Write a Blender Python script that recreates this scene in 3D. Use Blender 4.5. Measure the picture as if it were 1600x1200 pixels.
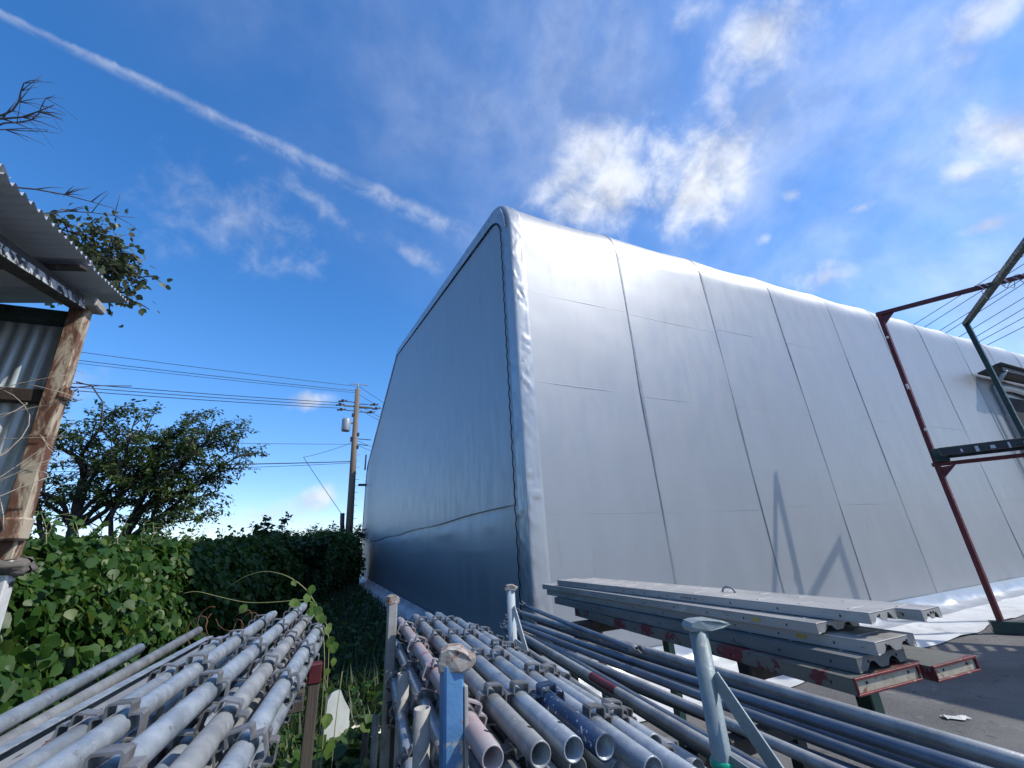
import bpy, math, random
import numpy as np
from mathutils import Vector, Matrix

for o in list(bpy.data.objects):
    bpy.data.objects.remove(o)
scene = bpy.context.scene
COL = scene.collection
rnd = random.Random(7)
nrs = np.random.RandomState(11)

# ------------------------------------------------------------------ camera
cam_d = bpy.data.cameras.new('camera')
cam = bpy.data.objects.new('camera', cam_d)
COL.objects.link(cam)
cam_d.sensor_width = 36.0
cam_d.lens = 14.4
cam_d.clip_start = 0.02
cam_d.clip_end = 3000
RR = np.array([[0.91788758, 0.09737904, 0.3847073],
               [-0.39328835, 0.35263806, 0.84909992],
               [-0.05297791, -0.93067917, 0.36198014]])
M = Matrix.Identity(4)
for r in range(3):
    M[r][0] = RR[r][0]
    M[r][1] = -RR[r][1]
    M[r][2] = -RR[r][2]
M[2][3] = 1.6
cam.matrix_world = M
scene.camera = cam

# ------------------------------------------------------------------ render look
vs = scene.view_settings
vs.view_transform = 'Standard'
vs.look = 'None'
vs.exposure = 0.53
vs.gamma = 1.0
vs.use_curve_mapping = False
try:
    scene.cycles.max_bounces = 6
    scene.cycles.transparent_max_bounces = 8
except Exception:
    pass

# ------------------------------------------------------------------ sun + sky
SUN = Vector((1.54, -1.0, 2.04)).normalized()
sd = bpy.data.lights.new('sun', 'SUN')
sd.energy = 3.0
sd.angle = math.radians(0.6)
sd.color = (1.0, 0.95, 0.87)
sun = bpy.data.objects.new('sun', sd)
COL.objects.link(sun)
sun.rotation_euler = (-SUN).to_track_quat('-Z', 'Y').to_euler()
sun.location = SUN * 30

world = bpy.data.worlds.new('World')
scene.world = world
world.use_nodes = True
NT = world.node_tree
NT.nodes.clear()


class NB:
    """tiny node builder"""
    def __init__(s, nt):
        s.nt = nt

    def n(s, t, **kw):
        nd = s.nt.nodes.new(t)
        for k, v in kw.items():
            setattr(nd, k, v)
        return nd

    def put(s, sock, v):
        if hasattr(v, 'is_output') or isinstance(v, bpy.types.NodeSocket):
            s.nt.links.new(v, sock)
        elif v is not None:
            sock.default_value = v

    def m(s, op, a, b=None, c=None, clamp=False):
        nd = s.n('ShaderNodeMath', operation=op, use_clamp=clamp)
        s.put(nd.inputs[0], a)
        if b is not None:
            s.put(nd.inputs[1], b)
        if c is not None:
            s.put(nd.inputs[2], c)
        return nd.outputs[0]

    def v(s, op, a, b=None):
        nd = s.n('ShaderNodeVectorMath', operation=op)
        s.put(nd.inputs[0], a)
        if b is not None:
            s.put(nd.inputs[1], b)
        return nd.outputs['Value'] if op in ('DOT_PRODUCT', 'LENGTH') else nd.outputs[0]

    def noise(s, vec, scale, detail=4, rough=0.55, dist=0.0):
        nd = s.n('ShaderNodeTexNoise')
        s.put(nd.inputs['Vector'], vec)
        nd.inputs['Scale'].default_value = scale
        nd.inputs['Detail'].default_value = detail
        nd.inputs['Roughness'].default_value = rough
        nd.inputs['Distortion'].default_value = dist
        return nd.outputs[0]

    def sstep(s, x, lo, hi, a=0.0, b=1.0, kind='SMOOTHSTEP'):
        nd = s.n('ShaderNodeMapRange', interpolation_type=kind)
        s.put(nd.inputs[0], x)
        s.put(nd.inputs[1], lo)
        s.put(nd.inputs[2], hi)
        s.put(nd.inputs[3], a)
        s.put(nd.inputs[4], b)
        return nd.outputs[0]

    def mix(s, f, a, b):
        nd = s.n('ShaderNodeMix', data_type='RGBA')
        s.put(nd.inputs[0], f)
        s.put(nd.inputs[6], (*a, 1) if isinstance(a, tuple) and len(a) == 3 else a)
        s.put(nd.inputs[7], (*b, 1) if isinstance(b, tuple) and len(b) == 3 else b)
        return nd.outputs[2]


W = NB(NT)
sky = W.n('ShaderNodeTexSky', sky_type='NISHITA')
sky.sun_disc = False
sky.sun_elevation = math.asin(SUN.z)
sky.sun_rotation = math.atan2(SUN.x, SUN.y)
sky.air_density = 1.0
sky.dust_density = 0.12
sky.ozone_density = 3.0
tc = W.n('ShaderNodeTexCoord').outputs['Generated']
n_big = W.noise(tc, 5.0, 9, 0.60, 0.15)
n_fine = W.noise(tc, 17.0, 7, 0.6, 0.3)
n_wisp = W.noise(tc, 2.6, 9, 0.58, 0.25)
n_mid = W.noise(tc, 9.0, 4, 0.5, 0.1)
wob = W.m('SUBTRACT', n_fine, 0.5)
wob2 = W.m('SUBTRACT', n_mid, 0.5)
CLOUDS = [
    ((0.532, 0.466, 0.707), (4.09, -2.33, -2.24), (-4.17, -4.50, 5.40), 1.0),
    ((0.630, 0.420, 0.653), (6.51, -8.76, -1.41), (5.25, 4.31, -8.60), 1.0),
    ((0.441, 0.486, 0.755), (6.39, -7.14, 0.20), (7.89, 6.63, -9.55), 0.8),
    ((0.401, 0.554, 0.730), (10.22, -3.03, -4.00), (13.95, 10.90, -16.63), 0.7),
    ((0.591, 0.216, 0.777), (7.21, -5.09, -4.71), (6.59, 6.35, -7.42), 0.8),
    ((0.494, 0.247, 0.834), (11.81, -8.52, -5.08), (13.56, 16.91, -13.63), 0.7),
    ((0.587, 0.306, 0.749), (12.52, -20.18, -2.23), (10.58, 8.04, -12.23), 0.55),
    ((0.859, 0.089, 0.504), (0.87, -18.70, 0.83), (6.62, 3.64, -12.92), 1.0),
    ((0.854, 0.144, 0.499), (3.35, -34.54, 3.24), (21.93, 13.39, -42.38), 0.8),
    ((0.828, 0.350, 0.438), (6.23, -13.03, -2.51), (6.52, 7.26, -19.29), 0.95),
    ((0.814, 0.262, 0.519), (9.45, -27.38, -1.94), (31.80, 20.81, -61.39), 0.7),
    ((0.747, 0.322, 0.582), (21.03, -52.47, 1.19), (31.16, 17.52, -50.52), 0.6),
    ((0.748, 0.391, 0.536), (34.61, -50.26, -12.61), (29.84, 33.23, -66.76), 0.6),
    ((0.893, 0.164, 0.419), (9.93, -28.25, -11.32), (27.01, 24.08, -68.26), 0.6),
    ((0.769, 0.033, 0.638), (7.62, -14.08, -9.24), (12.42, 5.45, -16.03), 0.75),
    ((-0.214, 0.759, 0.615), (6.43, -0.50, 2.05), (0.77, 5.26, -7.04), 0.40),
    ((-0.062, 0.743, 0.667), (6.84, 3.56, -4.09), (14.50, -17.48, 20.07), 0.42),
    ((0.115, 0.773, 0.624), (8.16, 1.11, -3.68), (9.67, -20.05, 22.27), 0.38),
    ((-0.050, 0.948, 0.313), (17.05, -0.10, 1.43), (3.96, 12.08, -37.52), 0.8),
    ((-0.017, 0.993, 0.116), (17.11, -0.06, -1.34), (3.60, 3.54, -33.98), 0.9),
    ((-0.129, 0.989, 0.076), (9.34, 0.78, -0.99), (4.21, 2.34, -29.98), 0.5),
    ((-0.405, 0.868, 0.287), (10.43, 5.89, -4.86), (1.81, -4.41, 14.18), 0.30),
]
dens = None
for c, u, v_, w in CLOUDS:
    dd = W.v('SUBTRACT', tc, c)
    a = W.v('DOT_PRODUCT', dd, u)
    b = W.v('DOT_PRODUCT', dd, v_)
    r2 = W.m('ADD', W.m('MULTIPLY', a, a), W.m('MULTIPLY', b, b))
    r1 = W.m('SQRT', r2)
    mask = W.m('SUBTRACT', 1.25, r1)                        # 1.25 at the heart, 0 past the rim
    q = W.m('ADD', W.m('MULTIPLY', mask, 0.62), W.m('MULTIPLY', W.m('SUBTRACT', n_big, 0.5), 1.7))
    q = W.m('ADD', q, W.m('MULTIPLY', wob, 1.05))
    q = W.sstep(q, 0.15, 0.95, 0.0, w * 0.9)
    q = W.m('MULTIPLY', q, W.sstep(r1, 1.75, 0.9))
    dens = q if dens is None else W.m('MAXIMUM', dens, q)
# thin veil over the half of the sky towards the sun, and loose cloud everywhere else
sundot = W.v('DOT_PRODUCT', tc, tuple(SUN))
veil = W.m('MULTIPLY', W.sstep(sundot, 0.05, 0.95), W.sstep(n_wisp, 0.36, 0.70, 0.12, 0.58))
loose = W.sstep(n_big, 0.73, 0.9, 0.0, 0.6)
# condensation trail: a narrow band along a great circle
TN = (-0.187, 0.701, -0.688)
tdist = W.m('ADD', W.v('DOT_PRODUCT', tc, TN), W.m('MULTIPLY', wob, 0.020))
along = W.v('DOT_PRODUCT', tc, (0.69, 0.15, -0.04))          # rises along the trail
width = W.sstep(along, -0.30, 0.28, 0.006, 0.030, 'LINEAR')
edge_hi = W.sstep(tdist, 0.0, W.m('MULTIPLY', width, -0.55), 1.0, 0.0)
below = W.m('DIVIDE', tdist, width)
core = W.sstep(W.m('ABSOLUTE', W.m('SUBTRACT', below, -0.05)), 0.0, 0.75, 1.0, 0.0)
under = W.m('MULTIPLY', W.sstep(below, 0.0, 1.5, 1.0, 0.0), W.m('GREATER_THAN', below, 0.0))
trail = W.m('MAXIMUM', W.m('MULTIPLY', core, W.sstep(n_fine, 0.30, 0.66, 0.12, 0.34)), W.m('MULTIPLY', W.m('MULTIPLY', under, 0.42), W.sstep(n_fine, 0.38, 0.66)))
trail = W.m('MULTIPLY', trail, W.sstep(along, -0.62, -0.25))
trail = W.m('MULTIPLY', trail, W.sstep(along, 0.30, 0.14))
trail = W.m('MULTIPLY', trail, W.sstep(n_mid, 0.25, 0.6, 0.75, 1.0))
dens = W.m('MAXIMUM', dens, W.m('MAXIMUM', trail, loose))
dens = W.m('ADD', dens, W.m('MULTIPLY', veil, W.m('SUBTRACT', 1.0, dens)), clamp=True)
bg1 = W.n('ShaderNodeBackground')
hs = W.n('ShaderNodeHueSaturation')
hs.inputs['Saturation'].default_value = 1.30
hs.inputs['Hue'].default_value = 0.505
hs.inputs['Value'].default_value = 1.12
NT.links.new(sky.outputs[0], hs.inputs['Color'])
zz = W.n('ShaderNodeSeparateXYZ')
NT.links.new(tc, zz.inputs[0])
low = W.mix(W.sstep(W.m('ABSOLUTE', zz.outputs[2]), 0.0, 0.42), (0.68, 0.70, 0.86), (1.0, 1.0, 1.0))   # the horizon's paleness held back all the way round
skyc = W.v('MULTIPLY', hs.outputs[0], low)
NT.links.new(skyc, bg1.inputs[0])
bg1.inputs[1].default_value = 0.145
bg2 = W.n('ShaderNodeBackground')
bg2.inputs[0].default_value = (0.86, 0.90, 0.97, 1)
NT.links.new(W.sstep(W.m('ADD', n_mid, W.m('MULTIPLY', wob, 0.5)), 0.30, 0.66, 0.50, 0.80), bg2.inputs[1])
mxs = W.n('ShaderNodeMixShader')
NT.links.new(dens, mxs.inputs[0])
NT.links.new(bg1.outputs[0], mxs.inputs[1])
NT.links.new(bg2.outputs[0], mxs.inputs[2])
wo = W.n('ShaderNodeOutputWorld')
NT.links.new(mxs.outputs[0], wo.inputs[0])


# ------------------------------------------------------------------ materials
MATS = {}


def mat(name, a, b=None, c=None, scale=6.0, metallic=0.0, rough=0.6, cth=(0.58, 0.66), cscale=14.0,
        bump=0.0, bscale=40.0, coords='Object', stretch=None, rvar=0.12, vary=0.0, spec=0.5, c2=None, c2th=(0.62, 0.7), c2scale=40.0):
    m = bpy.data.materials.new(name)
    m.use_nodes = True
    nt = m.node_tree
    nt.nodes.clear()
    N = NB(nt)
    out = N.n('ShaderNodeOutputMaterial')
    p = N.n('ShaderNodeBsdfPrincipled')
    nt.links.new(p.outputs[0], out.inputs[0])
    co = N.n('ShaderNodeTexCoord').outputs[coords]
    oi = N.n('ShaderNodeObjectInfo')
    if stretch:
        mp = N.n('ShaderNodeMapping')
        nt.links.new(co, mp.inputs[0])
        mp.inputs['Scale'].default_value = stretch
        co = mp.outputs[0]
    off = N.n('ShaderNodeCombineXYZ')
    rr = N.m('MULTIPLY', oi.outputs['Random'], 37.0)
    nt.links.new(rr, off.inputs[0])
    nt.links.new(rr, off.inputs[2])
    co = N.v('ADD', co, off.outputs[0])
    col = (*a, 1)
    if b is not None:
        col = N.mix(N.sstep(N.noise(co, scale, 6, 0.6), 0.32, 0.68), a, b)
    if c is not None:
        col = N.mix(N.sstep(N.noise(co, cscale, 7, 0.65, 0.4), cth[0], cth[1]), col, c)
    if c2 is not None:
        col = N.mix(N.sstep(N.noise(co, c2scale, 5, 0.6), c2th[0], c2th[1]), col, c2)
    if vary:
        hv = N.n('ShaderNodeHueSaturation')
        N.put(hv.inputs['Value'], N.sstep(oi.outputs['Random'], 0, 1, 1 - vary, 1 + vary, 'LINEAR'))
        N.put(hv.inputs['Color'], col)
        col = hv.outputs[0]
    N.put(p.inputs['Base Color'], col)
    p.inputs['Metallic'].default_value = metallic
    p.inputs['Specular IOR Level'].default_value = spec
    N.put(p.inputs['Roughness'], N.sstep(N.noise(co, scale * 2.3, 5, 0.6), 0.3, 0.7, max(0.03, rough - rvar), min(1, rough + rvar)))
    if bump:
        bp = N.n('ShaderNodeBump')
        bp.inputs['Strength'].default_value = bump
        bp.inputs['Distance'].default_value = 0.01
        nt.links.new(N.noise(co, bscale, 6, 0.6), bp.inputs['Height'])
        nt.links.new(bp.outputs[0], p.inputs['Normal'])
    MATS[name] = m
    return m


def leafmat(name, a, b, c, rough=0.45, trans=0.35):
    m = bpy.data.materials.new(name)
    m.use_nodes = True
    nt = m.node_tree
    nt.nodes.clear()
    N = NB(nt)
    out = N.n('ShaderNodeOutputMaterial')
    p = N.n('ShaderNodeBsdfPrincipled')
    t = N.n('ShaderNodeBsdfTranslucent')
    at = N.n('ShaderNodeAttribute', attribute_name='tint')
    oi = N.n('ShaderNodeObjectInfo')
    f = N.m('FRACT', N.m('ADD', at.outputs['Fac'], oi.outputs['Random']))
    col = N.mix(N.sstep(f, 0.0, 0.6, kind='LINEAR'), a, b)
    col = N.mix(N.sstep(f, 0.80, 1.0, kind='LINEAR'), col, c)
    N.put(p.inputs['Base Color'], col)
    p.inputs['Roughness'].default_value = rough
    p.inputs['Specular IOR Level'].default_value = 0.4
    hv = N.n('ShaderNodeHueSaturation')
    hv.inputs['Value'].default_value = 1.5
    hv.inputs['Hue'].default_value = 0.485
    N.put(hv.inputs['Color'], col)
    nt.links.new(hv.outputs[0], t.inputs[0])
    mx = N.n('ShaderNodeMixShader')
    mx.inputs[0].default_value = trans
    nt.links.new(p.outputs[0], mx.inputs[1])
    nt.links.new(t.outputs[0], mx.inputs[2])
    nt.links.new(mx.outputs[0], out.inputs[0])
    MATS[name] = m
    return m


mat('galv', (0.38, 0.42, 0.455), (0.26, 0.295, 0.33), (0.50, 0.52, 0.55), scale=13, metallic=0.40, rough=0.42, rvar=.16, cth=(0.58, 0.70), cscale=45, bump=0.14, bscale=140, vary=0.16, c2=(0.17, 0.135, 0.11), c2th=(0.64, 0.74), c2scale=24)
mat('galv_dull', (0.30, 0.31, 0.31), (0.19, 0.195, 0.195), (0.46, 0.45, 0.42), scale=11, metallic=0.25, rough=0.52, cth=(0.6, 0.72), cscale=26, bump=0.12, bscale=110, vary=0.14, c2=(0.17, 0.12, 0.09), c2th=(0.66, 0.76), c2scale=22)
mat('pocket', (0.20, 0.205, 0.215), (0.13, 0.125, 0.12), (0.16, 0.11, 0.08), scale=20, metallic=0.25, rough=0.5, cth=(0.60, 0.72), cscale=45, bump=0.1, bscale=150, vary=0.18)
mat('pink_paint', (0.36, 0.335, 0.33), (0.36, 0.27, 0.27), (0.30, 0.10, 0.11), scale=5, metallic=0.1, rough=0.5, cth=(0.62, 0.7), cscale=7, bump=0.08, bscale=120)
mat('blue_speckle', (0.012, 0.025, 0.06), (0.02, 0.05, 0.12), (0.45, 0.52, 0.58), scale=9, metallic=0.0, rough=0.4, cth=(0.60, 0.66), cscale=60, bump=0.15, bscale=100)
mat('ledger_steel', (0.14, 0.175, 0.22), (0.095, 0.12, 0.16), (0.22, 0.25, 0.28), scale=6, metallic=0.45, rough=0.38, cth=(0.6, 0.75), cscale=20, bump=0.08, bscale=120, vary=0.18, c2=(0.10, 0.085, 0.08), c2th=(0.68, 0.78), c2scale=15)
mat('blue_post', (0.10, 0.25, 0.46), (0.08, 0.20, 0.38), (0.40, 0.40, 0.36), scale=9, rough=0.5, cth=(0.56, 0.62), cscale=9, bump=0.15, bscale=80, c2=(0.20, 0.09, 0.05), c2th=(0.66, 0.72), c2scale=25)
mat('pale_post', (0.40, 0.39, 0.36), (0.30, 0.29, 0.27), (0.19, 0.12, 0.08), scale=10, rough=0.6, cth=(0.60, 0.70), cscale=18, bump=0.15, bscale=80)
mat('pale_blue_post', (0.30, 0.40, 0.46), (0.42, 0.44, 0.43), (0.20, 0.14, 0.10), scale=10, rough=0.55, cth=(0.63, 0.72), cscale=18, bump=0.15, bscale=80)
mat('green_grey_post', (0.24, 0.29, 0.30), (0.17, 0.22, 0.23), (0.33, 0.34, 0.31), scale=12, metallic=0.2, rough=0.55, cth=(0.6, 0.7), cscale=20, bump=0.15, bscale=80)
mat('forged_cap', (0.42, 0.40, 0.36), (0.24, 0.20, 0.165), (0.20, 0.085, 0.045), scale=22, rough=0.65, cth=(0.52, 0.64), cscale=24, bump=0.3, bscale=60)
mat('green_tape', (0.0, 0.30, 0.18), rough=0.3)
mat('tent', (0.345, 0.360, 0.380), (0.326, 0.341, 0.361), (0.375, 0.39, 0.408), scale=2.2, metallic=0.50, rough=0.47, rvar=0.04, cth=(0.70, 0.80), cscale=16, stretch=(1, 1, 0.30), bump=0.02, bscale=4.0, c2=(0.285, 0.292, 0.295), c2th=(0.62, 0.82), c2scale=5)
mat('tent_flap', (0.40, 0.42, 0.44), (0.36, 0.38, 0.40), scale=2.0, metallic=0.45, rough=0.36, rvar=0.05, bump=0.15, bscale=14.0)
mat('tent_seam_shade', (0.20, 0.215, 0.24), (0.26, 0.28, 0.30), scale=3, metallic=0.3, rough=0.45)  # darker than the fabric, carrying the seam's shadow line in its colour
mat('tent_weld', (0.37, 0.39, 0.415), (0.33, 0.35, 0.375), scale=3, metallic=0.55, rough=0.52)
mat('skirt', (0.60, 0.61, 0.61), (0.50, 0.50, 0.49), (0.36, 0.34, 0.30), scale=2, metallic=0.0, rough=0.45, cth=(0.56, 0.74), cscale=4.5, bump=0.5, bscale=7)
mat('rope_black', (0.012, 0.012, 0.014), rough=0.8)
mat('red_paint', (0.13, 0.010, 0.016), (0.085, 0.008, 0.012), (0.30, 0.24, 0.22), scale=7, rough=0.5, cth=(0.74, 0.78), cscale=11, bump=0.1, bscale=60)
mat('green_paint', (0.012, 0.045, 0.035), (0.008, 0.03, 0.026), (0.10, 0.12, 0.11), scale=7, rough=0.45, cth=(0.80, 0.84), cscale=9)
mat('black_steel', (0.022, 0.024, 0.026), (0.035, 0.035, 0.036), scale=7, rough=0.55)
mat('alu', (0.44, 0.425, 0.40), (0.33, 0.32, 0.30), (0.52, 0.50, 0.47), scale=5, metallic=0.35, rough=0.45, cth=(0.58, 0.7), cscale=16, stretch=(1, 0.2, 1), bump=0.08, bscale=70, c2=(0.12, 0.10, 0.085), c2th=(0.62, 0.72), c2scale=38, vary=0.12)
mat('dark_plank', (0.11, 0.115, 0.11), (0.17, 0.17, 0.16), (0.07, 0.07, 0.065), scale=5, rough=0.7, cth=(0.55, 0.7), cscale=12, stretch=(1, 0.2, 1), bump=0.2, bscale=50)
mat('red_flake', (0.13, 0.016, 0.02), (0.08, 0.012, 0.014), (0.115, 0.115, 0.095), scale=6, rough=0.6, cth=(0.44, 0.50), cscale=6, bump=0.2, bscale=50, c2=(0.22, 0.10, 0.05), c2th=(0.64, 0.72), c2scale=26)
mat('red_rim', (0.16, 0.018, 0.022), (0.09, 0.012, 0.014), (0.26, 0.22, 0.17), scale=12, rough=0.55, cth=(0.60, 0.66), cscale=20, bump=0.2)
mat('pale_end', (0.42, 0.38, 0.29), (0.30, 0.27, 0.20), (0.22, 0.08, 0.05), scale=12, rough=0.7, cth=(0.55, 0.66), cscale=22, bump=0.2)
mat('sticker', (0.45, 0.33, 0.08), (0.40, 0.26, 0.05), scale=30, rough=0.4)
mat('rust_post', (0.105, 0.044, 0.027), (0.165, 0.080, 0.048), (0.46, 0.39, 0.29), scale=5, rough=0.75, cth=(0.46, 0.60), cscale=12, stretch=(1, 1, 0.35), bump=0.25, bscale=50, c2=(0.10, 0.035, 0.02), c2th=(0.60, 0.70), c2scale=22)
mat('corr_iron', (0.50, 0.56, 0.59), (0.38, 0.44, 0.47), (0.60, 0.64, 0.66), scale=4, metallic=0.3, rough=0.5, cth=(0.58, 0.7), cscale=7, stretch=(1, 1, 0.3), bump=0.06, vary=0.06)
mat('corr_roof', (0.50, 0.53, 0.60), (0.44, 0.47, 0.54), (0.56, 0.58, 0.63), scale=4, metallic=0.2, rough=0.6, cth=(0.6, 0.7), cscale=9)
mat('old_timber', (0.035, 0.026, 0.022), (0.06, 0.045, 0.036), (0.10, 0.085, 0.07), scale=8, rough=0.85, cth=(0.6, 0.7), cscale=14, bump=0.3, bscale=40)
mat('flaked_white', (0.02, 0.02, 0.02), (0.03, 0.028, 0.025), (0.62, 0.62, 0.60), scale=8, rough=0.7, cth=(0.46, 0.49), cscale=5, bump=0.2)
mat('white_chip', (0.62, 0.63, 0.62), (0.5, 0.5, 0.48), (0.05, 0.045, 0.04), scale=8, rough=0.7, cth=(0.62, 0.66), cscale=12, bump=0.2)
mat('rafter_flake', (0.55, 0.56, 0.55), (0.44, 0.44, 0.42), (0.03, 0.026, 0.022), scale=8, rough=0.75, cth=(0.50, 0.54), cscale=13, bump=0.3)
mat('green_beam', (0.035, 0.065, 0.06), (0.02, 0.035, 0.033), (0.012, 0.013, 0.013), scale=8, rough=0.7, cth=(0.52, 0.62), cscale=10, bump=0.2)
mat('dry_vine', (0.50, 0.45, 0.38), (0.34, 0.29, 0.23), scale=30, rough=0.9)
mat('red_tendril', (0.16, 0.06, 0.04), (0.22, 0.10, 0.06), scale=30, rough=0.8)
mat('green_tendril', (0.22, 0.24, 0.08), (0.28, 0.26, 0.12), scale=30, rough=0.7)
mat('bark', (0.05, 0.042, 0.036), (0.028, 0.024, 0.021), (0.09, 0.08, 0.07), scale=12, rough=0.9, cth=(0.6, 0.72), cscale=30, bump=0.5, bscale=40)
mat('twig', (0.06, 0.055, 0.06), (0.09, 0.08, 0.08), scale=20, rough=0.9)
mat('pole_wood', (0.20, 0.16, 0.12), (0.14, 0.11, 0.085), (0.26, 0.22, 0.18), scale=2, rough=0.85, cth=(0.6, 0.7), cscale=9, stretch=(1, 1, 0.1), bump=0.2)
mat('insulator', (0.025, 0.027, 0.032), (0.05, 0.05, 0.055), rough=0.4)
mat('transformer_grey', (0.32, 0.36, 0.40), (0.26, 0.30, 0.34), rough=0.45, metallic=0.2)
mat('wire', (0.03, 0.033, 0.04), rough=0.6)
mat('white_board', (0.50, 0.53, 0.51), (0.40, 0.43, 0.41), (0.20, 0.22, 0.19), scale=7, rough=0.55, cth=(0.66, 0.74), cscale=14, bump=0.1)
mat('foam_block', (0.72, 0.68, 0.55), (0.60, 0.56, 0.44), (0.30, 0.32, 0.18), scale=9, rough=0.8, cth=(0.62, 0.72), cscale=9, bump=0.5, bscale=60)
mat('stone', (0.16, 0.14, 0.125), (0.10, 0.09, 0.08), (0.22, 0.20, 0.18), scale=9, rough=0.9, bump=0.6, bscale=25)
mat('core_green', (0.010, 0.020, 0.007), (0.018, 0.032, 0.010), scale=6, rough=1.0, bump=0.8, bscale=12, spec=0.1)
mat('timber_post', (0.07, 0.06, 0.05), (0.10, 0.085, 0.07), (0.045, 0.04, 0.035), scale=5, rough=0.85, stretch=(4, 4, 0.4), bump=0.3)
mat('dark_red_old', (0.10, 0.010, 0.016), (0.06, 0.008, 0.012), (0.30, 0.26, 0.22), scale=9, rough=0.55, cth=(0.70, 0.74), cscale=16)
mat('rag', (0.62, 0.62, 0.58), (0.45, 0.44, 0.40), scale=14, rough=0.9, bump=0.4)
mat('pale_string', (0.55, 0.50, 0.52), rough=0.8)
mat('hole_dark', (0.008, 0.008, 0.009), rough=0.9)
mat('yellow_cap', (0.55, 0.35, 0.02), (0.5, 0.3, 0.02), rough=0.5)
leafmat('kudzu', (0.022, 0.068, 0.010), (0.044, 0.105, 0.016), (0.12, 0.17, 0.035))
leafmat('weed', (0.018, 0.045, 0.011), (0.030, 0.062, 0.016), (0.07, 0.085, 0.028))
leafmat('cherry', (0.032, 0.068, 0.017), (0.058, 0.098, 0.027), (0.115, 0.135, 0.05), trans=0.25)
leafmat('shrub', (0.022, 0.055, 0.014), (0.035, 0.075, 0.018), (0.06, 0.10, 0.03), trans=0.25)
leafmat('roofvine', (0.045, 0.065, 0.03), (0.08, 0.10, 0.045), (0.20, 0.17, 0.09), trans=0.3)
leafmat('tendril_leaf', (0.11, 0.20, 0.035), (0.14, 0.23, 0.05), (0.19, 0.26, 0.07), trans=0.45)


# ground: asphalt yard, mossy soil to its left, by place
def ground_mat():
    m = bpy.data.materials.new('ground')
    m.use_nodes = True
    nt = m.node_tree
    nt.nodes.clear()
    N = NB(nt)
    out = N.n('ShaderNodeOutputMaterial')
    p = N.n('ShaderNodeBsdfPrincipled')
    nt.links.new(p.outputs[0], out.inputs[0])
    co = N.n('ShaderNodeTexCoord').outputs['Object']
    n1 = N.noise(co, 1.1, 6, 0.6)
    n2 = N.noise(co, 60, 4, 0.7)
    n3 = N.noise(co, 260, 2, 0.6)
    n4 = N.noise(co, 6.0, 6, 0.65, 0.4)
    asp = N.mix(N.sstep(n1, 0.35, 0.65), (0.085, 0.082, 0.081), (0.14, 0.134, 0.128))
    asp = N.mix(N.sstep(n2, 0.48, 0.70), asp, (0.16, 0.155, 0.15))
    asp = N.mix(N.sstep(n3, 0.62, 0.70), asp, (0.30, 0.29, 0.28))
    asp = N.mix(N.sstep(n4, 0.56, 0.70), asp, (0.062, 0.059, 0.057))
    asp = N.mix(N.sstep(N.noise(co, 2.2, 7, 0.7, 1.5), 0.60, 0.68), asp, (0.19, 0.18, 0.165))
    soil = N.mix(N.sstep(N.noise(co, 3, 6, 0.6), 0.35, 0.65), (0.030, 0.030, 0.015), (0.05, 0.042, 0.026))
    sx = N.n('ShaderNodeSeparateXYZ')
    nt.links.new(co, sx.inputs[0])
    edge = N.m('ADD', sx.outputs[0], N.m('MULTIPLY', N.m('SUBTRACT', N.noise(co, 2.5, 5), 0.5), 0.8))
    far = N.sstep(sx.outputs[1], 4.7, 4.9)
    fx = N.m('MULTIPLY', N.sstep(edge, 1.7, 2.0), N.m('SUBTRACT', 1.0, far))
    N.put(p.inputs['Base Color'], N.mix(fx, soil, asp))
    p.inputs['Roughness'].default_value = 0.9
    bp = N.n('ShaderNodeBump')
    bp.inputs['Strength'].default_value = 0.5
    bp.inputs['Distance'].default_value = 0.012
    nt.links.new(N.m('ADD', n2, n3), bp.inputs['Height'])
    nt.links.new(bp.outputs[0], p.inputs['Normal'])
    MATS['ground'] = m


ground_mat()


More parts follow.
